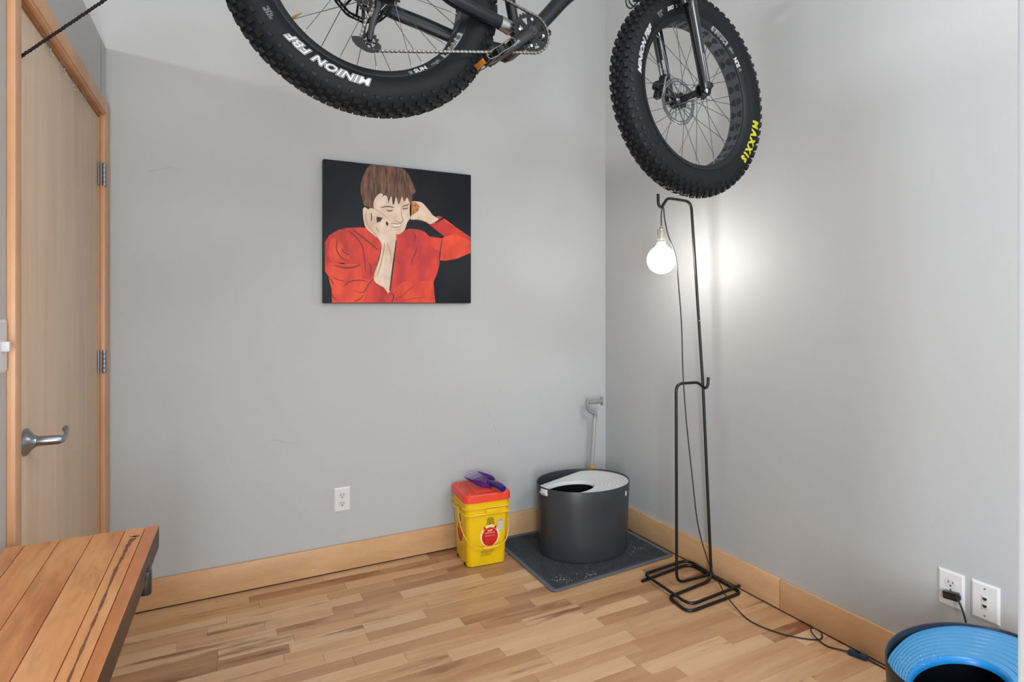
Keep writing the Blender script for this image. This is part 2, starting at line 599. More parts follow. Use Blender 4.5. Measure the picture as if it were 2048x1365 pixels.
# lever
g = G()
T = LM @ Matrix.Translation((1.052, 0, .94)) @ Matrix.Rotation(-PI / 2, 4, 'X')
g.lathe([(.033, 0), (.0335, .003), (.031, .006), (.024, .011), (.0165, .017), (.0135, .0215), (.013, .0235), (.0001, .0235)], 'nickel', T, 36)
g.lathe([(.0001, .020), (.0122, .022), (.0125, .03), (.0112, .068), (.009, .073), (.0001, .074)], 'nickel', T, 24)
ros = obj('handle', g, door, label='brushed metal lever handle')
g = G()
pts = smooth_pts([(1.052, .066, .94), (1.040, .071, .937), (1.022, .073, .941), (1.006, .073, .949), (.990, .071, .955), (.978, .066, .955), (.972, .060, .949)], 5)
g.tube([LM @ p for p in pts], [.0095 - .0028 * i / (len(pts) - 1) for i in range(len(pts))], 'nickel', 12, flat=.6)
obj('lever', g, ros)
# dark strike plate edge beside the latch
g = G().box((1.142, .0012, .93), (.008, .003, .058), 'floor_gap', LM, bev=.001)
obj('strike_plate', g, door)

hooksrc = []
for s_, lab in [(.861, 'wire hooks over the door top, nearest the camera'), (.711, 'second pair of wire hooks over the door top from the camera side'),
                (.567, 'third pair of wire hooks over the door top from the camera side'), (.424, 'wire hooks over the door top, nearest the hinges')]:
    g = G()
    for k, dl in ((0, .030), (1, .022)):
        x0 = s_ - .010 + k * .02
        p = fillet([(x0, .0012, 2.0), (x0, .0028, 1.996 - dl), (x0 - .004, .010, 1.991 - dl), (x0 - .004, .0105, 2.0 - dl)], .004, 3)
        g.tube([LM @ V(q) for q in p], .0009, 'steel', 6)
    g.tube([LM @ V(q) for q in [(s_ - .01, .0012, 1.9955), (s_ + .01, .0012, 1.9955)]], .0009, 'steel', 6)
    obj('door_hook', g, label=lab, cat='hook', group='thin wire hooks along the top of the door')

# ------------------------------------------------------------------ switch on the left wall
def plate_geo(T, w, h):
    g = G()
    pr = [(-w / 2, -h / 2), (w / 2, -h / 2), (w / 2, h / 2), (-w / 2, h / 2)]
    e = .006
    vs = [(x, y, 0) for x, y in pr] + [(x, y, .003) for x, y in pr] + [(x - math.copysign(e, x), y - math.copysign(e, y), .0062) for x, y in pr]
    fs = [(0, 1, 5, 4), (1, 2, 6, 5), (2, 3, 7, 6), (3, 0, 4, 7), (4, 5, 9, 8), (5, 6, 10, 9), (6, 7, 11, 10), (7, 4, 8, 11), (8, 9, 10, 11), (3, 2, 1, 0)]
    g.add(vs, fs, 'plate', T)
    return g
SWT = frame_mat(LC + LD * 1.240 + V((0, 0, 1.186)), -LD, V((0, 0, 1)), LN)
sw = thing('light_switch', 'white toggle light switch on the left wall beside the door casing', 'switch', SWT.translation)
obj('cover_plate', plate_geo(SWT, .072, .117), sw)
g = G().box((0, 0, .012), (.010, .022, .016), 'plate_in', SWT, bev=.002)
obj('toggle', g, sw)

def outlet(name, T, label, plugged=False):
    t = thing(name, label, 'outlet', T.translation)
    obj('cover_plate', plate_geo(T, .0755, .115), t)
    for sy in (.0195, -.0195):
        if plugged and sy < 0:
            pass
        g = G()
        poly = []
        for i in range(24):
            a = 2 * PI * i / 24
            x = .0165 * math.cos(a)
            y = .0165 * math.sin(a)
            poly.append((x, max(-.0135, min(.0135, y)) + sy))
        g.prism(poly, .0055, .0074, 'plate_in', T)
        r = obj('receptacle', g, t)
        g = G()
        for sx, hh in ((-.0062, .0085), (.0062, .007)):
            g.box((sx, sy + .0035, .0072), (.0021, hh, .0010), 'slot', T)
        g.prism([(.0028 * math.cos(2 * PI * i / 12), sy - .0072 + .0028 * math.sin(2 * PI * i / 12)) for i in range(12)], .0070, .0078, 'slot', T)
        obj('slots', g, r)
    g = G().lathe([(.0001, .006), (.0026, .006), (.0022, .0075), (.0001, .0078)], 'silver', T, 12)
    obj('screw', g, t)
    return t
XB = frame_mat(V((.5908, BW, .3428)), V((1, 0, 0)), V((0, 0, 1)), V((0, -1, 0)))
outlet('wall_outlet', XB, 'white double outlet with nothing plugged in, low on the wall under the painting')
XR = frame_mat(V((RW, 1.0345, .3585)), V((0, -1, 0)), V((0, 0, 1)), V((-1, 0, 0)))
outlet('wall_outlet', XR, 'white outlet on the right wall with a black plug in its lower socket', True)
XP = frame_mat(V((RW, .9405, .3588)), V((0, -1, 0)), V((0, 0, 1)), V((-1, 0, 0)))
t = thing('phone_jack_plate', 'white wall plate with two small jack openings, right of the plugged outlet', 'wall plate', XP.translation)
obj('cover_plate', plate_geo(XP, .0755, .115), t)
for sy in (.010, -.012):
    g = G().box((0, sy, .0068), (.017, .019, .0016), 'plate_in', XP, bev=.0005)
    j = obj('jack', g, t)
    g = G().prism([(-.0055, sy + .004), (.0055, sy + .004), (.0055, sy - .002), (.003, sy - .002), (.003, sy - .0045), (-.003, sy - .0045), (-.003, sy - .002), (-.0055, sy - .002)], .0074, .0082, 'slot', XP)
    obj('jack_opening', g, j)
for sy in (.041, -.041):
    g = G().lathe([(.0001, .006), (.003, .006), (.0024, .0075), (.0001, .0078)], 'silver', XP @ Matrix.Translation((0, sy, 0)), 12)
    obj('screw', g, t)

# ================================================================== TABLE
tb = thing('wooden_table', 'thick reddish wooden table top against the left wall in the near left corner', 'table', (-.27, .9, 0))
TX0, TX1, TY0, TY1 = -.385, -.0915, .10, 1.645
edges = [TX0, -.345, -.283, -.222, -.160, -.098 - .022, TX1]
tz0, tz1 = .699, .75
nb = len(edges) - 1
for i in range(nb):
    a, b = edges[i], edges[i + 1]
    # the table's right side leans outwards a little towards the camera
    sh = -.094 * ((i + 1) / nb)
    sh0 = -.094 * (i / nb)
    y_cut = TY1
    gg = G()
    e = .0007
    a0, b0 = a + e + sh0, b - e + sh
    a1, b1 = a + e, b - e
    if i == 0:
        a0 = a + e
    f = .0012
    gg.add([(a0, TY0, tz0), (b0, TY0, tz0), (b1, y_cut, tz0), (a1, y_cut, tz0),
            (a0, TY0, tz1 - f), (b0, TY0, tz1 - f), (b1, y_cut, tz1 - f), (a1, y_cut, tz1 - f),
            (a0 + f, TY0, tz1), (b0 - f, TY0, tz1), (b1 - f, y_cut - f, tz1), (a1 + f, y_cut - f, tz1)],
           [(0, 1, 5, 4), (1, 2, 6, 5), (2, 3, 7, 6), (3, 0, 4, 7), (4, 5, 9, 8), (5, 6, 10, 9), (6, 7, 11, 10), (7, 4, 8, 11), (8, 9, 10, 11), (3, 2, 1, 0)], 'table')
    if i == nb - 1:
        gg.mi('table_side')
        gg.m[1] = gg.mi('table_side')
    if i == 0:
        pl0 = obj('board', gg, tb)
    else:
        obj('board', gg, tb)
# dark crack running down the outermost boards, and a knot
g = G()
ck = smooth_pts([(-.1380, 1.578, 0), (-.1440, 1.540, 0), (-.1458, 1.5125, 0), (-.1480, 1.4712, 0), (-.1525, 1.4082, 0), (-.1571, 1.2662, 0), (-.1597, 1.202, 0), (-.1635, 1.1068, 0), (-.1665, 1.03, 0), (-.170, .93, 0), (-.176, .80, 0)], 5)
pl, pr_ = [], []
for i, p in enumerate(ck):
    w = .0030 * (1.0 + .35 * math.sin(i * 1.3) + .2 * math.sin(i * 2.9)) * (1.15 - .8 * i / len(ck))
    if i < 12:
        w += .0022 * (1 - i / 12)
    pl.append((p.x - w, p.y, tz1 + .0004))
    pr_.append((p.x + w, p.y, tz1 + .0004))
g.add(pl + pr_, [(i, i + 1, len(pl) + i + 1, len(pl) + i) for i in range(len(pl) - 1)], 'crack')
for q in range(9):
    a = q * .35 - 1.3
    c0 = V((-.137, 1.585, tz1 + .0004))
    d_ = V((math.cos(a + 1.2), math.sin(a + 1.2), 0))
    e_ = V((-d_.y, d_.x, 0))
    g.add([c0 - e_ * .0016, c0 + d_ * .016 * (1 + .3 * math.sin(q * 3)), c0 + e_ * .0016], [(0, 1, 2)], 'crack')
obj('crack', g, tb)
g = G()
g.box((-.106, 1.472, .690), (.022, .034, .052), 'blackgloss', bev=.008)
obj('bracket', g, tb, label='black rounded bracket under the edge')
for (x, y) in ((-.20, 1.48), (-.345, 1.48), (-.235, .25), (-.345, .25)):
    g = G().box((x, y, .349), (.045, .045, .70), 'table_side', bev=.004)
    obj('leg', g, tb)
# small dark brown turned object standing at the frame's left edge on the table
g = G()
T = Matrix.Translation((-.3655, 1.2905, tz1))
g.lathe([(.0001, 0.0), (.0155, 0.0), (.016, .003), (.0148, .006), (.011, .02), (.009, .035), (.010, .046), (.0001, .048)], 'crack', T, 24)
tk = obj('turned_ornament', g, label='small dark brown turned object on the table at the left edge of the picture', cat='ornament')

# ================================================================== PAINTING
PY = 2.852
pt = thing('painting', 'unframed painting of a laughing young man in a red shirt on the back wall', 'painting', (.885, BW, 1.28))
PXF, PXR = V((math.sin(math.radians(27.6)), math.cos(math.radians(27.6)), 0)), V((math.cos(math.radians(27.6)), -math.sin(math.radians(27.6)), 0))
A0, A1 = .4987, 1.2490   # canvas left/right
Z0, Z1_ = 1.280, 1.954
g = G().box(((A0 + A1) / 2, (PY + BW - .002) / 2, (Z0 + Z1_) / 2), (A1 - A0, BW - .002 - PY, Z1_ - Z0), 'canvas' if 'canvas' in M else 'ink', bev=.003)
M['canvas'] = mat('canvas_dark', '#0c1219', 0.5, noise=0.45, nscale=7, bump=0.3, bscale=500, spec=0.3)
g.mats = ['canvas']
obj('canvas', g, pt)

def noisy2(name, c1, c2, scale, stretch, rough=.5, lo=.35, hi=.65):
    m = bpy.data.materials.new(name)
    m.use_nodes = True
    N, L = m.node_tree.nodes, m.node_tree.links
    b = N['Principled BSDF']
    b.inputs['Roughness'].default_value = rough
    tc = N.new('ShaderNodeNewGeometry')
    mu = N.new('ShaderNodeVectorMath')
    mu.operation = 'MULTIPLY'
    mu.inputs[1].default_value = stretch
    L.new(tc.outputs['Position'], mu.inputs[0])
    n = N.new('ShaderNodeTexNoise')
    n.inputs['Scale'].default_value = scale
    n.inputs['Detail'].default_value = 5
    L.new(mu.outputs[0], n.inputs['Vector'])
    r = N.new('ShaderNodeValToRGB')
    r.color_ramp.elements[0].position = lo
    r.color_ramp.elements[0].color = srgb(c1)
    r.color_ramp.elements[1].position = hi
    r.color_ramp.elements[1].color = srgb(c2)
    L.new(n.outputs[0], r.inputs[0])
    L.new(r.outputs[0], b.inputs['Base Color'])
    return m
M['p_red'] = noisy2('paint_red', '#a81f1a', '#e03a1c', 1.0, (16, 16, 9))
M['p_red2'] = noisy2('paint_red_right', '#b31f22', '#dc371e', 1.0, (12, 12, 7))
M['p_orange'] = noisy2('paint_orange', '#c22c1a', '#ec4a1e', 1.0, (16, 16, 9))
M['p_skin'] = noisy2('paint_skin', '#cfae94', '#e2cdb8', 1.0, (20, 20, 14))
M['p_hair'] = noisy2('paint_hair', '#3c2318', '#7d5436', 1.0, (110, 110, 16), lo=.36, hi=.66)
M['p_hair2'] = noisy2('paint_hair_ginger', '#8a4c1c', '#c98a4a', 1.0, (40, 40, 110))
M['p_dark'] = mat('paint_black', '#14161c', .5)
M['p_fold'] = mat('paint_fold', '#7a1a14', .5)
M['p_tan'] = mat('paint_tan', '#b78d6a', .5)
M['p_brown'] = mat('paint_brown', '#5a3a2c', .5)
M['p_teeth'] = mat('paint_teeth', '#e6ddd2', .5)
# quadrilateral in the drawing frame (crop pixels of the canvas) -> canvas u, v
QUAD = [(112, 75), (1362, 213), (1377, 1308), (134, 1312)]
def homog(src):
    dst = [(0, 1), (1, 1), (1, 0), (0, 0)]
    A = []
    for (x, y), (u, v) in zip(src, dst):
        A.append([x, y, 1, 0, 0, 0, -u * x, -u * y, u])
        A.append([0, 0, 0, x, y, 1, -v * x, -v * y, v])
    n = 8
    for i in range(n):
        p = max(range(i, n), key=lambda r_: abs(A[r_][i]))
        A[i], A[p] = A[p], A[i]
        for r_ in range(n):
            if r_ != i:
                f = A[r_][i] / A[i][i]
                A[r_] = [a - f * b for a, b in zip(A[r_], A[i])]
    return [A[i][8] / A[i][i] for i in range(n)] + [1]
HM = homog(QUAD)
def uvp(x, y, lay):
    d = HM[6] * x + HM[7] * y + 1
    u = min(1, max(0, (HM[0] * x + HM[1] * y + HM[2]) / d))
    v = min(1, max(0, (HM[3] * x + HM[4] * y + HM[5]) / d))
    u = .004 + .992 * u
    v = .004 + .992 * v
    return (A0 + u * (A1 - A0), PY - .0004 - lay * .0003, Z0 + v * (Z1_ - Z0))
def poly(g, pts, m, lay):
    if len(pts) > 9 and m in ('p_hair', 'p_skin'):
        pts = [(p.x, p.y) for p in smooth_pts([(x, y, 0) for x, y in pts], 3, closed=True)]
    g.add([uvp(x, y, lay) for x, y in pts], [list(range(len(pts)))], m)
def stroke(g, pts, w, m, lay, taper=True):
    P = [V((x, y)) for x, y in pts]
    Q = []
    for i in range(len(P) - 1):
        for k in range(4):
            t = k / 4
            a, b, c, d = P[max(i - 1, 0)], P[i], P[i + 1], P[min(i + 2, len(P) - 1)]
            Q.append(0.5 * ((2 * b) + (c - a) * t + (2 * a - 5 * b + 4 * c - d) * t * t + (3 * b - a - 3 * c + d) * t ** 3))
    Q.append(P[-1])
    n = len(Q)
    l, r = [], []
    for i in range(n):
        t = (Q[min(i + 1, n - 1)] - Q[max(i - 1, 0)]).normalized()
        nn = V((-t.y, t.x))
        ww = w / 2 * (math.sin(PI * (i + .6) / (n + .2)) ** .6 if taper else 1)
        l.append(Q[i] + nn * ww)
        r.append(Q[i] - nn * ww)
    g.add([uvp(p.x, p.y, lay) for p in l + r], [(i, i + 1, n + i + 1, n + i) for i in range(n - 1)], m)
sh = G()
poly(sh, [(202, 1312), (197, 1200), (165, 1080), (137, 1040), (132, 790), (170, 730), (250, 682), (330, 666), (420, 662), (480, 665), (560, 740), (612, 800), (600, 900), (565, 1040), (550, 1110), (690, 1225), (725, 1245), (715, 1312)], 'p_red', 1)
poly(sh, [(690, 1225), (715, 960), (735, 770), (735, 725), (770, 715), (800, 690), (850, 672), (930, 680), (980, 700), (1020, 740), (1130, 755), (1115, 900), (1105, 1000), (1090, 1060), (1060, 1130), (1065, 1200), (1080, 1312), (712, 1312), (725, 1245)], 'p_red2', 1)
poly(sh, [(1013, 634), (1050, 618), (1085, 598), (1120, 570), (1150, 590), (1250, 665), (1368, 745), (1372, 880), (1250, 932), (1160, 948), (1105, 945), (1110, 850), (1132, 752), (1150, 742), (1095, 700)], 'p_orange', 1)
poly(sh, [(1013, 634), (1050, 618), (1120, 590), (1250, 665), (1368, 748), (1368, 780), (1240, 715), (1150, 742), (1095, 700)], 'p_red2', 1.5)
poly(sh, [(140, 1000), (180, 960), (440, 985), (450, 1100), (520, 1110), (470, 1312), (204, 1312), (197, 1200), (165, 1080)], 'p_orange', 1.6)
poly(sh, [(800, 1130), (1060, 1120), (1065, 1200), (1080, 1312), (730, 1312), (720, 1200)], 'p_orange', 1.6)
poly(sh, [(180, 760), (240, 760), (280, 820), (350, 930), (300, 980), (200, 960), (150, 900)], 'p_orange', 1.6)
poly(sh, [(1040, 745), (1130, 757), (1118, 870), (1060, 840), (1000, 790)], 'p_orange', 1.6)
poly(sh, [(1085, 562), (1118, 568), (1070, 610), (1050, 600)], 'p_red2', 1.5)
obj('painted_shirt', sh, pt)
sk = G()
poly(sk, [(855, 450), (920, 440), (960, 455), (1010, 510), (1050, 560), (1095, 590), (1050, 625), (1012, 630), (960, 600), (880, 596), (855, 580)], 'p_skin', 2)
poly(sk, [(535, 470), (560, 400), (600, 362), (700, 370), (860, 420), (862, 560), (830, 620), (815, 670), (790, 705), (760, 722), (735, 720), (690, 690), (600, 600), (560, 520)], 'p_skin', 2)
poly(sk, [(450, 520), (465, 488), (490, 500), (545, 500), (620, 560), (690, 612), (692, 662), (736, 722), (736, 770), (716, 940), (690, 1218), (640, 1180), (552, 1108), (600, 930), (612, 800), (560, 740), (490, 680), (462, 620)], 'p_skin', 3)
obj('painted_skin', sk, pt)
hr = G()
poly(hr, [(505, 125), (570, 118), (640, 118), (760, 140), (830, 200), (890, 330), (892, 365), (870, 380), (872, 420), (850, 452), (826, 405), (800, 442), (782, 398), (755, 466), (732, 398), (716, 460), (705, 462), (690, 392), (668, 440), (655, 395), (625, 385), (600, 368), (560, 400), (540, 450), (538, 498), (490, 485), (455, 465), (445, 420), (428, 350), (432, 280), (460, 190)], 'p_hair', 4)
poly(hr, [(862, 440), (905, 450), (935, 480), (920, 520), (890, 545), (862, 560)], 'p_hair2', 4)
obj('painted_hair', hr, pt)
ln = G()
poly(ln, [(735, 775), (743, 775), (726, 960), (697, 1210), (686, 1205), (712, 960)], 'p_dark', 4)
poly(ln, [(567, 572), (622, 578), (600, 612), (572, 622)], 'p_dark', 4)
poly(ln, [(655, 607), (672, 632), (662, 652), (645, 630)], 'p_dark', 4)
poly(ln, [(478, 484), (508, 498), (492, 510)], 'p_dark', 4)
poly(ln, [(1050, 628), (1128, 572), (1145, 588), (1085, 620)], 'p_dark', 4)
poly(ln, [(696, 630), (775, 634), (765, 652), (720, 655)], 'p_teeth', 3)
for pts, w, m in [
    ([(522, 540), (526, 575), (523, 610)], 8, 'p_dark'),
    ([(600, 493), (640, 484), (690, 485), (718, 493)], 9, 'p_brown'), ([(780, 486), (820, 472), (852, 460)], 8, 'p_brown'),
    ([(650, 514), (680, 521), (706, 515)], 10, 'p_brown'), ([(783, 499), (812, 502), (836, 492)], 9, 'p_brown'),
    ([(775, 500), (780, 560), (796, 600), (776, 620), (745, 612), (716, 600)], 4, 'p_brown'),
    ([(688, 628), (740, 633), (782, 630)], 5, 'p_brown'), ([(702, 657), (740, 662), (770, 650)], 5, 'p_brown'), ([(730, 682), (750, 684), (768, 680)], 4, 'p_tan'),
    ([(665, 455), (672, 420), (680, 395)], 8, 'p_dark'), ([(708, 462), (712, 425), (718, 400)], 12, 'p_dark'), ([(610, 400), (625, 385), (632, 375)], 6, 'p_dark'),
    ([(215, 990), (300, 1010), (380, 1005), (440, 985)], 14, 'p_fold'), ([(330, 690), (400, 750), (460, 850), (482, 1050)], 10, 'p_fold'),
    ([(240, 760), (232, 850), (280, 930), (335, 945)], 10, 'p_fold'), ([(270, 840), (300, 880), (345, 900)], 9, 'p_fold'),
    ([(370, 680), (430, 730), (520, 800), (590, 860)], 12, 'p_fold'), ([(195, 1080), (240, 1110), (330, 1130)], 6, 'p_fold'),
    ([(300, 1172), (350, 1130), (440, 1118), (500, 1130)], 9, 'p_fold'), ([(390, 1212), (470, 1220), (510, 1150), (555, 1105)], 6, 'p_dark'),
    ([(385, 1305), (430, 1285), (475, 1240)], 6, 'p_dark'), ([(912, 830), (907, 880), (880, 930), (875, 988)], 8, 'p_fold'), ([(885, 710), (900, 740), (890, 790)], 8, 'p_fold'),
    ([(1130, 760), (1115, 850), (1105, 950)], 5, 'p_dark'), ([(720, 1285), (800, 1250), (850, 1200), (905, 1160)], 5, 'p_fold'),
    ([(820, 1288), (900, 1272), (1000, 1262)], 4, 'p_fold'), ([(692, 1225), (726, 1247), (712, 1305)], 6, 'p_dark'), ([(508, 970), (526, 1000), (528, 1095)], 5, 'p_dark'),
    ([(165, 1080), (200, 1130), (215, 1160)], 8, 'p_fold'), ([(200, 1230), (215, 1270), (240, 1280)], 8, 'p_fold'), ([(1020, 742), (1070, 730), (1148, 744)], 8, 'p_dark'),
    ([(565, 655), (575, 680), (592, 700)], 9, 'p_tan'), ([(640, 790), (632, 870), (605, 1000), (580, 1080)], 9, 'p_tan'), ([(482, 630), (560, 722), (610, 800)], 7, 'p_tan'),
    ([(480, 520), (478, 580), (490, 640)], 6, 'p_tan'), ([(548, 500), (620, 548), (690, 608)], 4, 'p_tan'), ([(660, 790), (690, 880), (700, 960)], 6, 'p_tan'), ([(870, 596), (930, 596), (1005, 620)], 7, 'p_tan')]:
    stroke(ln, pts, w, m, 6)
obj('painted_lines', ln, pt, kind='stuff')

# ================================================================== LITTER MAT, BOXES, BUCKET
matq = [V((1.380, 2.236, 0)), V((2.106, 2.281, 0)), V((2.106, 2.862, 0)), V((1.398, 2.862, 0))]
mt = thing('litter_mat', 'dark honeycomb litter mat with grey edging on the floor in the corner', 'mat', (1.75, 2.55, 0))
g = G()
g.prism([(p.x, p.y) for p in matq], .0008, .0055, 'matr')
base_mat = obj('mat_base', g, mt)
g = G()
ux = (matq[1] - matq[0])
hx, hr_ = 40, 32
for j in range(hr_ * 2):
    for i in range(hx * 2):
        u = (i + .5 + (.5 if j % 2 else 0)) / (hx * 2 + .5)
        w = (j + .5) / (hr_ * 2)
        p = matq[0].lerp(matq[1], u).lerp(matq[3].lerp(matq[2], u), w)
        if not (.02 < u < .98 and .025 < w < .975):
            continue
        r1, r2 = .0046, .0034
        n = 4
        vs = [(p.x + r1 * math.cos(PI / 4 + PI / 2 * k), p.y + r1 * math.sin(PI / 4 + PI / 2 * k), .0055) for k in range(4)] + \
             [(p.x + r2 * math.cos(PI / 4 + PI / 2 * k), p.y + r2 * math.sin(PI / 4 + PI / 2 * k), .0088) for k in range(4)]
        g.add(vs, [(0, 1, 5, 4), (1, 2, 6, 5), (2, 3, 7, 6), (3, 0, 4, 7), (4, 5, 6, 7)], 'matr')
obj('honeycomb', g, mt, kind='stuff')
g = G()
ed = fillet([matq[0].lerp(matq[1], .5), matq[1], matq[2], matq[3], matq[0], matq[0].lerp(matq[1], .499)], .018, 5)
g.tube([V((p.x, p.y, .0062)) for p in ed], .0115, 'matb', 10, flat=.5, up=(1, 0, 0))
# flatten vertically
for v in g.v:
    v.z = .0062 + (v.z - .0062) * .5
obj('edging', g, mt)
g = G()
for k in range(80):
    if k < 35:
        x, y = random.gauss(1.47, .03), random.gauss(2.31, .02)
    elif k < 55:
        x, y = random.gauss(1.60, .03), random.gauss(2.29, .015)
    else:
        x, y = random.gauss(1.99, .035), random.gauss(2.42, .03)
    r = random.uniform(.0006, .0013)
    if not (1.40 < x < 2.09 and 2.26 < y < 2.84):
        continue
    g.box((x, y, .0095), (r * 2, r * 2, r), 'litter', rot=Euler((random.random(), random.random(), random.random() * 3)).to_matrix())
obj('litter_grains', g, label='spilled white litter grains on the dark mat', cat='litter', kind='stuff')

def ell(a, b, seg=72):
    return [(a * math.cos(2 * PI * i / seg), b * math.sin(2 * PI * i / seg)) for i in range(seg)]

def litter_box(name, label, c, rot, a, b, zt, z0, body, lid, ring, inside, hole, slope):
    T = Matrix.Translation((c[0], c[1], z0)) @ Matrix.Rotation(rot, 4, 'Z')
    t = thing(name, label, 'litter box', (c[0], c[1], z0))
    Hh = zt - z0
    seg = 96
    g = G()
    prof = [(.90, 0), (.93, .004), (.945, .02), (.985, Hh * .8), (1.0, Hh - .003), (.995, Hh), (.985, Hh - .002), (.965, Hh * .8), (.925, .025), (.90, .006)]
    vs = []
    for s_, z in prof:
        for i in range(seg):
            an = 2 * PI * i / seg
            inset = 0
            vs.append((a * s_ * math.cos(an), b * s_ * math.sin(an), z))
    fs = []
    for j in range(len(prof) - 1):
        for i in range(seg):
            k = (i + 1) % seg
            fs.append((j * seg + i, j * seg + k, (j + 1) * seg + k, (j + 1) * seg + i))
    fs.append(list(range(seg))[::-1])
    g.add(vs, fs, body, T, True)
    bd = obj('tub', g, t)
    g = G()
    g.prism([(x * .91, y * .91) for x, y in ell(a, b)], .007, .012, inside, T)
    obj('tub_floor', g, t)
    # lid with stepped concentric grooves round an off-centre hole
    hx_, hy_, ra, rb, cx0, cy0, csl = hole
    zc = Hh - .008
    def zl(u):
        return zc - slope * max(0.0, .17 - u)
    def outer_pt(an):
        ox, oy = a * .977 * math.cos(an), b * .977 * math.sin(an)
        # straight cut across the back left gives the teardrop outline
        lim = cy0 + csl * (ox - cx0)
        if oy > 0:
            d_ = lim - oy
            oy = (oy + lim - math.sqrt(d_ * d_ + .0001)) / 2
        return ox, oy
    steps = 8
    rings = [(0, 0)]
    for k in range(1, steps):
        t0 = k / steps
        rings += [(t0 - .012, 0.0), (t0 - .004, -.0032), (t0 + .004, -.0032), (t0 + .012, 0.0)]
    rings += [(1.0, 0), (.965, -.040)]
    g = G()
    vs = []
    for (tt, dz) in rings:
        for i in range(seg):
            an = 2 * PI * i / seg
            ox, oy = outer_pt(an)
            ix, iy = hx_ + (ra + .010) * math.cos(an), hy_ + (rb + .010) * math.sin(an)
            x, y = ix + (ox - ix) * tt, iy + (oy - iy) * tt
            vs.append((x, y, zl(x) + dz))
    fs = []
    for j in range(len(rings) - 1):
        for i in range(seg):
            k = (i + 1) % seg
            fs.append((j * seg + i, j * seg + k, (j + 1) * seg + k, (j + 1) * seg + i))
    g.add(vs, fs, lid, T, True)
    ld = obj('lid', g, t, sharp=20)
    g = G()
    vs = []
    for i in range(seg):
        an = 2 * PI * i / seg
        vs.append((*[q * .97 for q in outer_pt(an)], Hh - .052))
    for i in range(seg):
        an = 2 * PI * i / seg
        vs.append((a * .972 * math.cos(an), b * .972 * math.sin(an), Hh - .052))
    g.add(vs, [(i, (i + 1) % seg, seg + (i + 1) % seg, seg + i) for i in range(seg)], body, T)
    obj('inner_shelf', g, t)
    g = G()
    vs = []
    for (dr_, dz) in ((.0105, .0), (.008, .0012), (.004, -.001), (.0, -.007), (-.001, -.015), (.003, -.015)):
        for i in range(seg):
            an = 2 * PI * i / seg
            x, y = hx_ + (ra + dr_) * math.cos(an), hy_ + (rb + dr_) * math.sin(an)
            vs.append((x, y, zl(x) + dz))
    fs = []
    for j in range(6):
        for i in range(seg):
            k = (i + 1) % seg
            fs.append((j * seg + i, j * seg + k, ((j + 1) % 6) * seg + k, ((j + 1) % 6) * seg + i))
    g.add(vs, fs, ring, T, True)
    obj('opening_rim', g, ld)
    # tab on the left end, paw-like oval mark on the right
    g = G()
    u0 = -a
    ang = PI + .22
    R_ = Matrix.Translation((a * .998 * math.cos(ang), b * .998 * math.sin(ang), Hh - .022)) @ Matrix.Rotation(ang - PI + .18, 4, 'Z')
    g.box((-.002, 0, 0), (.006, .042, .03), lid, T @ R_, bev=.002)
    g.add([(-.005, -.018, -.012), (-.005, .018, -.012), (-.020, .016, .003), (-.020, -.016, .003), (-.005, -.018, -.009), (-.005, .018, -.009), (-.019, .016, .006), (-.019, -.016, .006)],
          [(0, 1, 2, 3), (4, 5, 6, 7), (0, 1, 5, 4), (1, 2, 6, 5), (2, 3, 7, 6), (3, 0, 4, 7)], lid, T @ R_)
    obj('latch', g, t)
    g = G()
    an = -.88
    nx, ny = math.cos(an) / a, math.sin(an) / b
    l_ = math.hypot(nx, ny)
    n_ = V((nx / l_, ny / l_, 0))
    F_ = frame_mat(V((a * .986 * math.cos(an), b * .986 * math.sin(an), Hh - .045)) + n_ * .0005, V((-n_.y, n_.x, 0)), V((0, 0, 1)), n_)
    g.prism([(.0075 * math.sin(q) * (1 - .35 * max(0, math.cos(q))), .013 * math.cos(q)) for q in [2 * PI * i / 20 for i in range(20)]], -.002, .0025, lid, T @ F_)
    obj('emblem', g, t)
    return t, zl, T
b1, zl1, T1 = litter_box('litter_box', 'grey oval top-entry litter box with a white lid, standing on the dark mat', (1.7545, 2.557), -.0844, .2517, .202, .362, .0092, 'box_body', 'box_lid', 'box_lid', 'inside', (-.100, -.030, .137, .086, -.235, .070, .36), .05)
b2, zl2, T2 = litter_box('litter_box', 'dark oval litter box with a lid tinted blue by the light in the bottom right corner of the picture', (1.755, .7966), -.035, .2487, .168, .362, 0.0, 'box2_body', 'box2_lid', 'box2_ring', 'inside', (-.092, -.016, .137, .086, -.240, .118, .21), .06)
g = G()
for k in range(90):
    u, w = random.gauss(-.12, .05), random.gauss(.085, .025)
    if (u / .24) ** 2 + (w / .16) ** 2 > .9 or ((u + .062) / .135) ** 2 + ((w + .042) / .10) ** 2 < 1:
        continue
    r = random.uniform(.0004, .0010)
    p = T2 @ V((u, w, zl2(u) + .0006))
    g.box(p, (r * 2, r * 2, r), 'litter', rot=Euler((random.random(), random.random(), 1)).to_matrix())
obj('litter_grains', g, label='fine white litter grains scattered on the blue-tinted lid', cat='litter', kind='stuff')

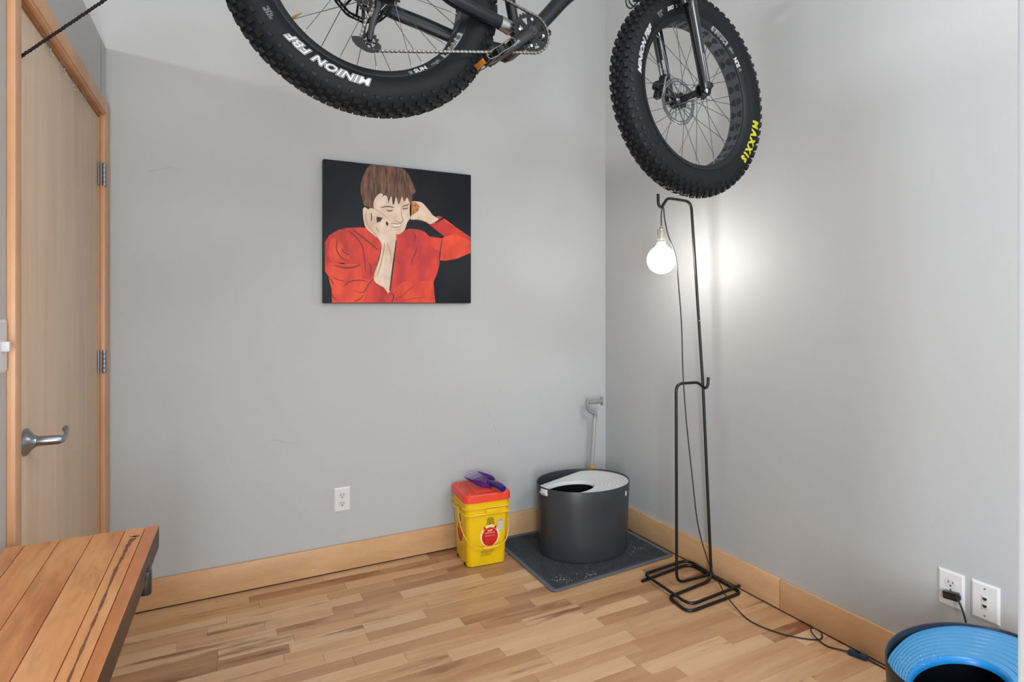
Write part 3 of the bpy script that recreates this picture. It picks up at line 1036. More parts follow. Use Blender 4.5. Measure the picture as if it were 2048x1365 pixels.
# bucket
BK = Matrix.Translation((1.240, 2.716, 0)) @ Matrix.Rotation(-.084, 4, 'Z')
bk = thing('litter_bucket', 'square yellow plastic litter bucket with a red lid and bail handle', 'bucket', (1.24, 2.716, 0))
def rsq(h, r, n=6):
    out = []
    for cx, cy, a0 in ((h - r, h - r, 0), (-h + r, h - r, PI / 2), (-h + r, -h + r, PI), (h - r, -h + r, 3 * PI / 2)):
        for k in range(n + 1):
            a = a0 + PI / 2 * k / n
            out.append((cx + r * math.cos(a), cy + r * math.sin(a)))
    return out
def loft(g, levels, m, T, cap=True):
    n = len(rsq(1, .2))
    vs = []
    for z, h, r in levels:
        vs += [(x, y, z) for x, y in rsq(h, r)]
    fs = []
    for j in range(len(levels) - 1):
        for i in range(n):
            k = (i + 1) % n
            fs.append((j * n + i, j * n + k, (j + 1) * n + k, (j + 1) * n + i))
    if cap:
        fs.append(list(range(n))[::-1])
        fs.append([(len(levels) - 1) * n + i for i in range(n)])
    g.add(vs, fs, m, T, True)
g = G()
loft(g, [(0, .092, .024), (.004, .098, .026), (.008, .099, .026), (.252, .109, .026), (.254, .120, .03), (.258, .1215, .03), (.262, .119, .03), (.263, .1115, .027),
         (.282, .1125, .027), (.284, .120, .03), (.288, .1215, .03), (.291, .119, .03), (.292, .113, .027), (.335, .115, .027)], 'yellow', BK)
bb = obj('pail', g, bk)
for (x, y) in ((-.0995, -.055), (-.0995, .055)):
    g = G()
    g.prism([(-.012, 0), (.012, 0), (.008, .014), (-.008, .014)], -.002, .0018, 'floor_gap', BK @ frame_mat(V((x, y, 0.0)), V((0, -1, 0)), V((0, 0, 1)), V((-1, 0, 0))))
    obj('foot_notch', g, bb)
g = G()
loft(g, [(.318, .1165, .03), (.318, .1225, .034), (.350, .1215, .034), (.355, .118, .032), (.3555, .108, .028), (.3535, .105, .026)], 'red_lid', BK)
g.box((0, 0, .354), (.11, .15, .003), 'red_lid', BK, bev=.001)
for sx in (-1, 1):
    for sy in (-1, 1):
        g.lathe([(.0001, .3535), (.013, .3535), (.0125, .3565), (.0001, .357)], 'red_lid', BK @ Matrix.Translation((sx * .088, sy * .088, 0)), 16)
obj('pail_lid', g, bk)
g = G()
g.box((.022, -.119, .268), (.075, .004, .026), 'yellow', BK, bev=.001)
obj('handle_mount', g, bb)
g = G().box((-.119, 0, .262), (.004, .05, .03), 'yellow', BK, bev=.001)
obj('handle_mount', g, bb)
# bail
g = G()
pts = smooth_pts([(-.119, -.01, .262), (-.124, -.035, .225), (-.118, -.075, .17), (-.095, -.112, .125), (-.06, -.126, .104), (.0, -.130, .097), (.06, -.130, .106), (.095, -.118, .128), (.120, -.078, .175), (.126, -.035, .225), (.119, -.01, .262)], 5)
g.tube([BK @ p for p in pts], .0027, 'yellow', 8)
hd = obj('bail_handle', g, bk)
g = G()
pts = [V((-.034, -.129, .100)), V((-.0335, -.129, .100)), V((.0, -.1305, .097)), V((.05, -.131, .1025)), V((.0515, -.131, .103))]
g.tube([BK @ p for p in pts], [.004, .0065, .0068, .0065, .004], 'yellow', 12)
for k in range(9):
    p = V((-.03 + k * .0098, -.130, .0985 + .00005 * k * k))
    g.tube([BK @ (p + V((-.001, 0, 0))), BK @ (p + V((.001, 0, 0)))], .0075, 'yellow', 12)
obj('grip', g, hd)
# printed labels
def facetext(g, s, size, T, m, h=0.0004, offset=0.0, center=True, **kw):
    vs, fs = text_geo(s, size, offset, **kw)
    if not vs:
        return
    w = max(v.x for v in vs)
    g.add([(v.x - (w / 2 if center else 0), v.y, h) for v in vs], fs, m, T)
tilt = math.atan2(.010, .244)
def face(side):
    if side == 'f':
        return BK @ frame_mat(V((0, -.0992, .008)), V((1, 0, 0)), V((0, -math.sin(tilt), math.cos(tilt))), V((0, -math.cos(tilt), -math.sin(tilt))))
    return BK @ frame_mat(V((-.0992, 0, .008)), V((0, -1, 0)), V((-math.sin(tilt), 0, math.cos(tilt))), V((-math.cos(tilt), 0, -math.sin(tilt))))
for sd in ('f', 's'):
    Fm = face(sd)
    ox = .012 if sd == 'f' else -.005
    g = G()
    def circ(cx, cy, rx, ry, n=32, a0=0, a1=2 * PI):
        return [(cx + rx * math.cos(a0 + (a1 - a0) * i / n), cy + ry * math.sin(a0 + (a1 - a0) * i / n)) for i in range(n)]
    g.add([(x, y, .0003) for x, y in circ(ox, .137, .050, .055)], [list(range(32))], 'cream', Fm)
    g.add([(x, y, .0006) for x, y in circ(ox, .133, .0415, .046)], [list(range(32))], 'red_print', Fm)
    for sx in (-1, 1):
        g.add([(ox + sx * .018, .176, .0006), (ox + sx * .034, .165, .0006), (ox + sx * .033, .188, .0006)], [(0, 1, 2)], 'red_print', Fm)
    facetext(g, 'TIDY', .0165, Fm @ Matrix.Translation((ox + .002, .207, 0)), 'ink', offset=.0006)
    facetext(g, 'CATS', .0165, Fm @ Matrix.Translation((ox + .002, .1935, 0)), 'ink', offset=.0006)
    facetext(g, 'PURINA', .008, Fm @ Matrix.Translation((ox + .002, .2215, 0)), 'ink', offset=.0003)
    facetext(g, '24/7', .015, Fm @ Matrix.Translation((ox, .158, .0005)), 'cream', offset=.0003)
    facetext(g, 'PERFORMANCE', .0075, Fm @ Matrix.Translation((ox, .149, .0005)), 'cream')
    facetext(g, 'CLUMPING LITTER', .006, Fm @ Matrix.Translation((ox, .136, .0005)), 'cream')
    if sd == 'f':
        lb = [(.052, .165), (.060, .156), (.074, .156), (.079, .165), (.079, .214), (.052, .214)]
        g.add([(x, y, .0004) for x, y in lb], [list(range(6))], 'label', Fm)
        facetext(g, 'ACTION', .006, Fm @ Matrix.Translation((.0655, .206, .0002)), 'switch_b', offset=.0003)
        for k in range(4):
            for j in range(11 - k):
                g.add([(-.034 + j * .0065, .062 - k * .007, .0004), (-.029 + j * .0065, .062 - k * .007, .0004), (-.029 + j * .0065, .0665 - k * .007, .0004), (-.034 + j * .0065, .0665 - k * .007, .0004)], [(0, 1, 2, 3)], 'ochre', Fm)
        g.add([(-.02, .072, .0004), (.036, .072, .0004), (.036, .075, .0004), (-.02, .075, .0004)], [(0, 1, 2, 3)], 'ink', Fm)
    obj('printed_label', g, bb, kind='stuff')

# purple scoop lying on the bucket lid
sc = thing('litter_scoop', 'purple slotted litter scoop lying on the red bucket lid', 'scoop', (1.25, 2.70, .357))
tipm, neck = V((1.222, 2.790, .398)), V((1.278, 2.690, .3585))
xd = (tipm - neck).normalized()
sd_ = V((-.86, -.51, 0)).normalized()
nz = xd.cross(sd_)
if nz.z < 0:
    nz = -nz
SCm = frame_mat(neck, xd, sd_, nz)
Ls = (tipm - neck).length
g = G()
# side walls: U-shaped rim
rim_ = [(Ls, .056), (Ls * .6, .058), (Ls * .25, .052), (.0, .032), (-.008, 0), (.0, -.032), (Ls * .25, -.052), (Ls * .6, -.058), (Ls, -.056)]
rs_ = smooth_pts([(x, y, 0) for x, y in rim_], 4)
hts = [.004 + .026 * max(0, min(1, (Ls - p.x) / (Ls * .8))) for p in rs_]
n = len(rs_)
vs = [(p.x, p.y, 0) for p in rs_] + [(p.x * 1.02, p.y * 1.08, h) for p, h in zip(rs_, hts)] + [(p.x * 1.02 - .002, p.y * 1.04, h) for p, h in zip(rs_, hts)] + [(p.x - .002, p.y * .95, .002) for p in rs_]
fs = []
for q in range(3):
    for i in range(n - 1):
        fs.append((q * n + i, q * n + i + 1, (q + 1) * n + i + 1, (q + 1) * n + i))
g.add(vs, fs, 'purple', SCm, True)
# slotted floor: bars
for k in range(10):
    y = -.0495 + k * .011
    x0 = .004 + (abs(y) / .055) ** 2 * .022
    g.box(((x0 + Ls * .72) / 2, y, .001), (Ls * .72 - x0, .0042, .0022), 'purple', SCm)
g.box((Ls * .5, 0, .0012), (.005, .108, .0024), 'purple', SCm)
bs = obj('scoop_basket', g, sc)
g = G()
g.prism([(Ls * .72, -.056), (Ls * 1.0, -.056), (Ls * 1.08, -.050), (Ls * 1.08, .050), (Ls * 1.0, .056), (Ls * .72, .056)], -.0005, .0022, 'scoop_tip', SCm)
for k in range(8):
    y = -.042 + k * .012
    g.box((Ls * .83, y, .0024), (.018, .0035, .001), 'purple', SCm)
obj('scoop_tip', g, bs)
g = G()
he = V((1.300, 2.577, .374))
pts = smooth_pts([neck + V((-.004, .006, .022)), neck + V((.004, -.018, .021)), V((1.290, 2.640, .380)), V((1.296, 2.605, .380)), he], 5)
g.tube(pts, [.011 + .006 * math.sin(PI * .75 * i / (len(pts) - 1)) for i in range(len(pts))], 'purple_dark', 14, flat=.95)
for v in g.v:
    if v.z < .3575:
        v.z = .3575
obj('scoop_handle', g, sc)

# grey-handled scooper standing in the corner
pp = thing('lobby_scooper', 'long-handled scooper with a grey grip leaning in the corner behind the litter box', 'scooper', (1.97, 2.805, .01))
g = G().tube([(2.003, 2.80, .625), (1.979, 2.80, .325)], .0112, 'pole', 16)
obj('tube', g, pp)
g = G()
g.lathe([(.0001, -.006), (.017, -.006), (.018, 0), (.018, .005), (.0165, .007), (.0165, .036), (.018, .038), (.018, .042), (.0001, .043)], 'yellow_c', Matrix.Translation((1.9795, 2.80, .305)) @ Matrix.Rotation(.08, 4, 'Y'), 20)
obj('collar', g, pp)
g = G().tube([(1.979, 2.80, .31), (1.957, 2.80, .05)], .010, 'pole', 14)
g.prism([(-.05, .012), (.05, .012), (.06, -.03), (-.06, -.03)], -.012, .012, 'pole_grey', frame_mat(V((1.955, 2.80, .042)), V((1, 0, 0)), V((0, 0, 1)), V((0, -1, 0))))
obj('lower_pole', g, pp)
g = G()
pts = smooth_pts([(2.0035, 2.80, .617), (2.005, 2.80, .637), (1.990, 2.80, .650), (1.968, 2.80, .662), (1.955, 2.80, .680), (1.951, 2.80, .702), (1.953, 2.80, .722), (1.962, 2.80, .732)], 5)
g.tube(pts, [.0125, .0125, .0125, .0125, .012, .012, .0115, .011, .011, .011, .011, .011, .0105, .0105, .0105, .0105, .0105, .010, .010, .010, .010, .010, .010, .010, .010, .010, .010, .010, .0098, .0095, .0092, .009, .008, .007, .006, .004], 'pole_grey', 12)
g.tube([(1.958, 2.80, .712), (1.985, 2.80, .714), (2.02, 2.80, .713), (2.045, 2.80, .713), (2.048, 2.80, .713)], [.012, .0145, .0145, .012, .018], 'pole_grey', 14)
g.box((2.052, 2.80, .712), (.009, .02, .05), 'pole_grey', bev=.003)
obj('grip', g, pp)

# ================================================================== LAMP STAND
st = thing('rod_lamp_stand', 'black bent-rod floor stand with looped base and a top hook by the right wall', 'lamp stand', (1.96, 1.98, 0))
RB = .0066
tall = [(1.8155, 2.055, 1.772), (1.8165, 2.055, 1.725), (1.833, 2.055, 1.709), (1.852, 2.055, 1.734), (1.870, 2.055, 1.756), (1.905, 2.055, 1.757),
        (2.0115, 2.052, 1.752), (2.052, 2.018, .90), (2.072, 1.985, .0075), (1.786, 1.955, .0075), (1.770, 1.822, .0075), (2.098, 1.838, .0075), (2.108, 2.160, .0075), (1.783, 2.126, .0075)]
rr = [0, .015, .015, .012, .012, .03, .038, .05, .045, .030, .045, .030, .060, 0]
g = G().tube(fillet(tall, rr, 6), RB, 'blacksteel', 12)
obj('tall_rod', g, st)
short = [(2.0585, 1.992, .940), (2.0565, 1.992, .902), (2.040, 1.992, .889), (2.018, 1.994, .905), (2.000, 1.999, .919), (1.888, 2.018, .918), (1.888, 2.014, .0215),
         (2.092, 2.008, .0215), (2.108, 2.175, .0215), (1.818, 2.152, .0215), (1.800, 1.842, .0215), (2.118, 1.866, .0215)]
rr = [0, .012, .014, .012, .012, .035, .045, .030, .055, .030, .050, 0]
g = G().tube(fillet(short, rr, 6), RB, 'blacksteel', 12)
obj('short_rod', g, st)
g = G().tube([(2.0395, 2.029, 1.2), (2.0397, 2.0287, 1.197)], RB + .0006, 'silver', 12)
obj('joint_ring', g, st)

lm = thing('hanging_bulb', 'glowing round bulb on a black cord hung from the stand hook', 'lamp', (1.8345, 2.065, 1.41))
g = G().sphere((1.8345, 2.055, 1.476), .063, 'bulb', 32, 18)
g.lathe([(.045, 1.515), (.032, 1.530), (.0185, 1.545), (.0165, 1.560)], 'bulb', Matrix.Translation((1.8345, 2.055, 0)), 24)
obj('glass_bulb', g, lm)
g = G().lathe([(.0001, 1.552), (.0185, 1.553), (.019, 1.560)] + [(.0195 if i % 2 else .0178, 1.562 + i * .0075) for i in range(7)] + [(.019, 1.614), (.008, 1.618), (.0055, 1.632), (.0001, 1.633)], 'socket', Matrix.Translation((1.8345, 2.055, 0)), 20)
obj('socket', g, lm)
cordp = [(1.8345, 2.055, 1.625), (1.8345, 2.055, 1.680), (1.833, 2.0475, 1.708), (1.836, 2.049, 1.7195), (1.843, 2.049, 1.706), (1.846, 2.046, 1.66), (1.862, 2.040, 1.585), (1.872, 2.02, 1.53), (1.869, 1.995, 1.47), (1.872, 1.99, 1.40), (1.888, 1.985, 1.20),
         (1.900, 1.99, 1.02), (1.905, 1.99, .93), (1.918, 1.985, .75), (1.948, 1.98, .50), (1.978, 1.975, .28), (2.035, 1.972, .11), (2.058, 1.955, .045), (2.045, 1.92, .034), (2.010, 1.865, .034), (1.985, 1.825, .030), (1.955, 1.70, .0045), (1.952, 1.625, .003), (1.979, 1.548, .003),
         (2.020, 1.490, .003), (2.058, 1.458, .003), (2.085, 1.450, .004), (2.106, 1.462, .010), (2.108, 1.487, .016), (2.092, 1.497, .018), (2.074, 1.480, .013), (2.062, 1.440, .006), (2.060, 1.405, .004), (2.078, 1.368, .006), (2.090, 1.345, .008)]
g = G().tube(smooth_pts(cordp, 6), .0027, 'cord', 8)
obj('cord', g, lm)
g = G()
T = frame_mat(V((2.097, 1.316, .0095)), V((.30, -.954, 0)).normalized(), V((.954, .30, 0)).normalized(), V((0, 0, 1)))
g.box((0, 0, 0), (.062, .021, .018), 'switch_b', T, bev=.005)
g.box((0, 0, .0095), (.016, .010, .004), 'black', T, bev=.001)
obj('inline_switch', g, lm)
g = G().tube(smooth_pts([(2.106, 1.288, .009), (2.110, 1.26, .005), (2.112, 1.22, .003), (2.106, 1.10, .003), (2.104, 1.02, .003), (2.103, .985, .04), (2.098, .967, .16), (2.090, .968, .27), (2.091, .978, .318), (2.100, .996, .346), (2.112, 1.012, .350)], 6), .0030, 'cord', 8)
obj('cord', g, lm)
g = G()
T = frame_mat(V((2.1205, 1.026, .3455)), V((0, -1, .12)).normalized(), V((0, .12, 1)).normalized(), V((-1, 0, 0)))
g.box((0, 0, 0), (.042, .024, .022), 'blackgloss', T, bev=.003)
g.box((.022, 0, .001), (.008, .014, .014), 'blackgloss', T, bev=.002)
obj('plug', g, lm)

# ================================================================== FAT BIKE
BC = V((0.40427676, 1.61701379, 2.17111352))
FC = V((1.62502537, 1.65842134, 2.05748217))
bX, bY, bZ = V((0.99575197, -0.01420571, -0.09097363)), V((0.01090256, 0.99926673, -0.03670343)), V((0.09142832, 0.03555567, 0.9951767))
BF = frame_mat(BC, bX, bY, bZ)                     # frame: x to the front wheel, y to the far side, z up
W1 = frame_mat(BC, V((.9999, -.0109, 0)), bY, V((.0004, .0367, .9993)))
W2 = frame_mat(FC, V((.997, .0771, 0)), V((-.077, .9965, -.0313)), V((-.0024, .0312, .9995)))
# wheel frame for lathes: revolve about local y -> map (r cos, r sin, z) with z = y
YS = Matrix(((1, 0, 0, 0), (0, 0, 1, 0), (0, 1, 0, 0), (0, 0, 0, 1)))
bike = thing('fat_bike', 'black fat-tyre mountain bike hung in the air from the ceiling', 'bicycle', (1.0, 1.64, 1.68))
RC, RM = .3235, .0525

def tyre_geo(W):
    g = G()
    prof = []
    for i in range(25):
        ph = math.radians(-132 + 264 * i / 24)
        prof.append((RC + RM * math.cos(ph), RM * math.sin(ph)))
    prof = [(.284, -.0385)] + prof + [(.284, .0385)]
    g.lathe(prof, 'rubber', W @ YS, 96, close=False)
    # drop caps made by lathe for open profile ends
    g.f = g.f[:-2]; g.m = g.m[:-2]; g.smooth = g.smooth[:-2]
    return g

def tread_geo(W, n=66):
    g = G()
    rows_ = [(-8.5, .0140, .0150, 0.0, .0072), (8.5, .0140, .0150, .5, .0072), (-26, .0110, .0140, .55, .0068), (26, .0110, .0140, .05, .0068),
             (-45, .0130, .0190, .2, .0074), (45, .0130, .0190, .7, .0074), (-65, .0095, .013, .7, .0030), (65, .0095, .013, .2, .0030)]
    for ph, w, l, stg, h in rows_:
        p = math.radians(ph)
        for k in range(n):
            a = 2 * PI * (k + stg) / n
            ca, sa = math.cos(a), math.sin(a)
            er = V((ca, 0, sa))
            et = V((-sa, 0, ca))
            nn = er * math.cos(p) + V((0, 1, 0)) * math.sin(p)
            bt = -er * math.sin(p) + V((0, 1, 0)) * math.cos(p)
            c = er * RC + nn * (RM - .0015)
            ll = l * (1.0 if (k % 2 == 0 or abs(ph) < 40) else .8)
            vs = []
            for hh, s_ in ((0, 1.08), (h + .0015, .92)):
                for (x, y) in ((-1, -1), (1, -1), (1, 1), (-1, 1)):
                    vs.append(c + bt * (x * w / 2 * s_) + et * (y * ll / 2 * s_) + nn * hh)
            g.add(vs, [(0, 1, 5, 4), (1, 2, 6, 5), (2, 3, 7, 6), (3, 0, 4, 7), (4, 5, 6, 7)], 'tread', W)
    return g

def arc_text(g, s, size, a0, r0, W, m, cw=True, surf='tyre', lift=.0006, offset=0.0, squash=1.0, **kw):
    vs, fs = text_geo(s, size, offset, **kw)
    bm = bmesh.new()
    bv = [bm.verts.new(v) for v in vs]
    for f in fs:
        if len(set(f)) > 2:
            try:
                bm.faces.new([bv[i] for i in f])
            except ValueError:
                pass
    bmesh.ops.triangulate(bm, faces=bm.faces[:])
    for _ in range(3):
        es = [e for e in bm.edges if e.calc_length() > .0045]
        if not es:
            break
        bmesh.ops.subdivide_edges(bm, edges=es, cuts=1)
        bmesh.ops.triangulate(bm, faces=bm.faces[:])
    bm.verts.index_update()
    vs = [v.co.copy() for v in bm.verts]
    fs = [[v.index for v in f.verts] for f in bm.faces]
    bm.free()
    out = []
    for v in vs:
        x, y = v.x * squash, v.y
        if cw:
            a = a0 - x / r0
            r = r0 + y
        else:
            a = a0 + x / r0
            r = r0 - y
        if surf == 'tyre':
            d = max(-RM * .999, min(RM * .999, r - RC))
            o = -math.sqrt(max(1e-8, RM * RM - d * d)) - lift
            if r < .290:
                o = min(o, -.040)
        else:
            o = rim_y(r) - lift
        out.append((r * math.cos(a), o, r * math.sin(a)))
    g.add(out, fs, m, W)

def rim_y(r):
    # near side flange slopes from (.266,-.030) to (.284,-.0405)
    t_ = (r - .266) / .018
    return -(.030 + .0105 * max(0, min(1, t_)))

def rim_geo(W):
    g = G()
    prof = [(.2655, -.029), (.2665, -.031), (.284, -.0405), (.2865, -.0405), (.2865, -.0375), (.2805, -.036), (.2775, 0), (.2805, .036), (.2865, .0375), (.2865, .0405), (.284, .0405), (.2665, .031), (.2655, .029), (.2665, 0)]
    g.lathe(prof, 'rim', W @ YS, 96, close=True)
    # lighter inner face
    prof = [(.2652, -.028), (.2648, -.012), (.2648, .012), (.2652, .028)]
    g.lathe(prof, 'rim_in', W @ YS, 96)
    g.f = g.f[:-2]; g.m = g.m[:-2]; g.smooth = g.smooth[:-2]
    return g

def cutouts_geo(W, ns=32):
    g = G()
    for k in range(ns):
        a = 2 * PI * (k + .5) / ns
        s_ = 1 if k % 2 else -1
        for (y0, y1, w0, w1) in ((-.023, -.003, .030, .012), (.003, .023, .012, .030)):
            ww = (w0, w1) if s_ > 0 else (w1, w0)
            if s_ < 0:
                ww = (w1, w0)
            vs = []
            for (yy, wd) in ((y0, ww[0]), ((y0 + y1) / 2, (ww[0] + ww[1]) / 2 + .004), (y1, ww[1])):
                for sg in (-1, 1):
                    an = a + sg * wd / 2 / .264
                    vs.append((.2643 * math.cos(an), yy, .2643 * math.sin(an)))
            g.add(vs, [(0, 1, 3, 2), (2, 3, 5, 4)], 'rimhole', W)
    return g

def tangent_spokes(W, parent, half, rf, yo=0.0, n=32, phase=0.0):
    for k in range(n):
        side = 1 if k % 2 else -1
        pr = 1 if (k // 2) % 2 else -1
        ar = 2 * PI * (k + phase) / n
        ah = ar + pr * math.radians(62)
        hub = V((rf * math.cos(ah), side * half + yo, rf * math.sin(ah)))
        rim_ = V((.2645 * math.cos(ar), side * .012, .2645 * math.sin(ar)))
        d = (rim_ - hub).normalized()
        g = G()
        g.tube([hub, rim_ - d * .014], .00105, 'spoke', 6, T=W)
        g.tube([rim_ - d * .015, rim_], .0019, 'silver', 6, T=W)
        obj('spoke', g, parent)

def gear(n, r, tooth, w, holes=None):
    pts = []
    for k in range(n):
        a = 2 * PI * k / n
        st_ = 2 * PI / n
        for f, rr_ in ((-.32, r - tooth), (-.12, r), (.12, r), (.32, r - tooth)):
            pts.append((rr_ * math.cos(a + f * st_), rr_ * math.sin(a + f * st_)))
    return pts

def ring_plate(g, outer, inner, y0, y1, m, W):
    """flat ring between two same-length closed outlines in local xz, thickness along y"""
    n = len(outer)
    vs = [(x, y0, z) for x, z in outer] + [(x, y0, z) for x, z in inner] + [(x, y1, z) for x, z in outer] + [(x, y1, z) for x, z in inner]
    fs = []
    for i in range(n):
        k = (i + 1) % n
        fs += [(i, k, n + k, n + i), (2 * n + i, 2 * n + k, 3 * n + k, 3 * n + i), (i, k, 2 * n + k, 2 * n + i), (n + i, n + k, 3 * n + k, 3 * n + i)]
    g.add(vs, fs, m, W)

def rotor_geo(g, W, y, R, m, arms=12, c=(0, 0)):
    n = 120
    def wav(r_, amp, ph=0):
        return [((r_ + amp * math.cos(arms * 2 * PI * i / n * 1.0 + ph)) * math.cos(2 * PI * i / n), (r_ + amp * math.cos(arms * 2 * PI * i / n + ph)) * math.sin(2 * PI * i / n)) for i in range(n)]
    ring_plate(g, wav(R, .0012), wav(R - .006, .0004), y - .0009, y + .0009, m, W)
    ring_plate(g, wav(R - .009, .0004), wav(R - .016, .0012), y - .0009, y + .0009, m, W)
    for k in range(36):
        a = 2 * PI * k / 36
        g.tube([(math.cos(a) * (R - .010), y, math.sin(a) * (R - .010)), (math.cos(a + .03) * (R - .005), y, math.sin(a + .03) * (R - .005))], .0017, m, 4, T=W)
    for k in range(arms):
        a = 2 * PI * k / arms
        g.tube([(math.cos(a) * .024, y, math.sin(a) * .024), (math.cos(a + .28) * (R - .014), y, math.sin(a + .28) * (R - .014))], .0032, m, 4, T=W, flat=.35)
    ring_plate(g, [(.028 * math.cos(2 * PI * i / 24), .028 * math.sin(2 * PI * i / 24)) for i in range(24)], [(.016 * math.cos(2 * PI * i / 24), .016 * math.sin(2 * PI * i / 24)) for i in range(24)], y - .001, y + .001, m, W)

def wheel(W, texts, half, rf, yo, phase):
    ty = obj('tyre', tyre_geo(W), bike)
    obj('tread', tread_geo(W), ty, kind='stuff')
    rm = obj('rim', rim_geo(W), bike)
    obj('rim_cutouts', cutouts_geo(W), rm, kind='stuff')
    tangent_spokes(W, rm, half, rf, yo, phase=phase)
    return ty, rm
D2 = math.radians
ty1, rm1 = wheel(W1, None, .060, .030, .0, .3)
ty2, rm2 = wheel(W2, None, .048, .026, .0, .1)

def outlined(gt, s, size, a0, r0, W, **kw):
    arc_text(gt, s, size, a0, r0, W, 'white_print', lift=.0005, offset=size * .075, **kw)
    arc_text(gt, s, size, a0, r0, W, 'ink', lift=.0009, offset=size * .050, **kw)
    arc_text(gt, s, size, a0, r0, W, 'white_print', lift=.0013, offset=size * .012, **kw)

g = G()
outlined(g, 'MINION FBF', .031, D2(-91.5), .3000, W1, shear=.25, space=1.07, squash=1.22)
arc_text(g, '26X4.80', .0095, D2(-142.2), .318, W1, 'grey_print')
arc_text(g, '120 TPI', .007, D2(-144.0), .307, W1, 'grey_print')
arc_text(g, '20 PSI', .0085, D2(-143.2), .3115, W1, 'grey_print')
obj('lettering', g, ty1, kind='stuff', label='white sidewall lettering')
g = G()
arc_text(g, 'MAXXIS', .038, D2(-10.5), .306, W2, 'yellow_print', offset=.0026, space=1.5, squash=1.0)
obj('lettering', g, ty2, kind='stuff', label='yellow sidewall lettering')
g = G()
outlined(g, 'MINION FBF', .028, D2(179), .3010, W2, shear=.25, space=1.06, squash=1.12)
arc_text(g, '26X4.80', .0095, D2(134.0), .318, W2, 'grey_print')
arc_text(g, '120 TPI', .007, D2(133.0), .304, W2, 'grey_print')
arc_text(g, '20 PSI', .0085, D2(133.5), .3105, W2, 'grey_print')
arc_text(g, 'EXO', .017, D2(123), .307, W2, 'white_print', offset=.0006, shear=.2)
arc_text(g, 'S', .017, D2(114), .307, W2, 'white_print')
obj('lettering', g, ty2, kind='stuff', label='white sidewall lettering')

def rim_decal(W, parent, d):
    g = G()
    for k in range(7):   # rays mark
        a = D2(d) + .004 * k
        arc = -.4 + .13 * k
        p0 = (a, .283)
        p1 = (a + .012 * (k - 3) / 3 * .6, .2735)
        q = []
        for (aa, rr_) in (p0, p1):
            q.append(V((rr_ * math.cos(aa), rim_y(rr_) - .0007, rr_ * math.sin(aa))))
        g.tube(q, .0005, 'grey_print', 4, T=W)
    arc_text(g, 'SUN', .0160, D2(d + 3.0), .2830, W, 'white_print', cw=False, surf='rim', offset=.0006, squash=1.30, lift=.0007)
    arc_text(g, 'ringlé', .0130, D2(d + 14.6), .2825, W, 'grey_print', cw=False, surf='rim', squash=1.05, lift=.0007)
    # pale block with dark lettering
    n = 14
    a0, a1 = D2(d + 24), D2(d + 44)
    vs = []
    for i in range(n + 1):
        a = a0 + (a1 - a0) * i / n
        for rr_ in (.2685, .2845):
            vs.append((rr_ * math.cos(a), rim_y(rr_) - .0006, rr_ * math.sin(a)))
    g.add(vs, [(2 * i, 2 * i + 1, 2 * i + 3, 2 * i + 2) for i in range(n)], 'grey_print', W)
    arc_text(g, 'MULEFÜT 80', .013, D2(d + 25.5), .2820, W, 'ink', cw=False, surf='rim', lift=.0011, offset=.0004, squash=1.15)
    obj('rim_decal', g, parent, kind='stuff')
rim_decal(W1, rm1, -69)
rim_decal(W2, rm2, 29)
# valve
for W, rm_, a in ((W1, rm1, D2(-142)), (W2, rm2, D2(80))):
    g = G()
    e = V((math.cos(a), 0, math.sin(a)))
    g.tube([e * .265, e * .238], .0029, 'brass', 8, T=W)
    g.tube([e * .241, e * .226, e * .222], [.0022, .0016, .0004], 'brass', 8, T=W)
    obj('valve', g, rm_)

# hubs
def ycyl(g, prof, m, W, seg=28):
    g.lathe([(r, y) for r, y in prof], m, W @ YS, seg)
g = G()
ycyl(g, [(.0001, -.099), (.013, -.099), (.013, -.08), (.020, -.078), (.030, -.064), (.033, -.062), (.033, -.057), (.022, -.05), (.018, -.03), (.018, .03), (.022, .05), (.033, .057), (.033, .062), (.026, .07), (.014, .08), (.013, .099), (.0001, .099)], 'black', W1)
obj('rear_hub', g, bike)
g = G()
ycyl(g, [(.0001, -.072), (.010, -.072), (.012, -.062), (.020, -.056), (.029, -.052), (.029, -.045), (.017, -.038), (.0155, 0), (.017, .038), (.029, .045), (.029, .052), (.020, .058), (.012, .07), (.0001, .072)], 'blackgloss', W2)
obj('front_hub', g, bike)
g = G()
rotor_geo(g, W1, .075, .090, 'black')
obj('brake_rotor', g, bike, label='dark rear brake rotor')
g = G()
rotor_geo(g, W2, .062, .090, 'rotor')
obj('brake_rotor', g, bike, label='silver front brake rotor')
# cassette
g = G()
for k, (n_, r_) in enumerate([(50, .102), (42, .086), (36, .0735), (32, .0655), (28, .0575), (24, .0495), (21, .0435), (18, .0375), (16, .0335), (14, .0295), (12, .0255), (10, .0215)]):
    y = -.038 - k * .0039
    outer = gear(n_, r_, .004, 0)
    inner = [(x * (1 - .016 / r_), z * (1 - .016 / r_)) for x, z in outer] if r_ > .05 else [(x * .5, z * .5) for x, z in outer]
    ring_plate(g, outer, inner, y - .0009, y + .0009, 'black', W1)
for k in range(7):
    a = 2 * PI * k / 7
    g.tube([(.02 * math.cos(a), -.042, .02 * math.sin(a)), (.09 * math.cos(a + .5), -.038, .09 * math.sin(a + .5))], .0035, 'black', 4, T=W1)
obj('cassette', g, bike)

# ---- frame (local frame coordinates)
def lp(*a):
    return BF @ V(a)
BB = (.465, 0, -.052)
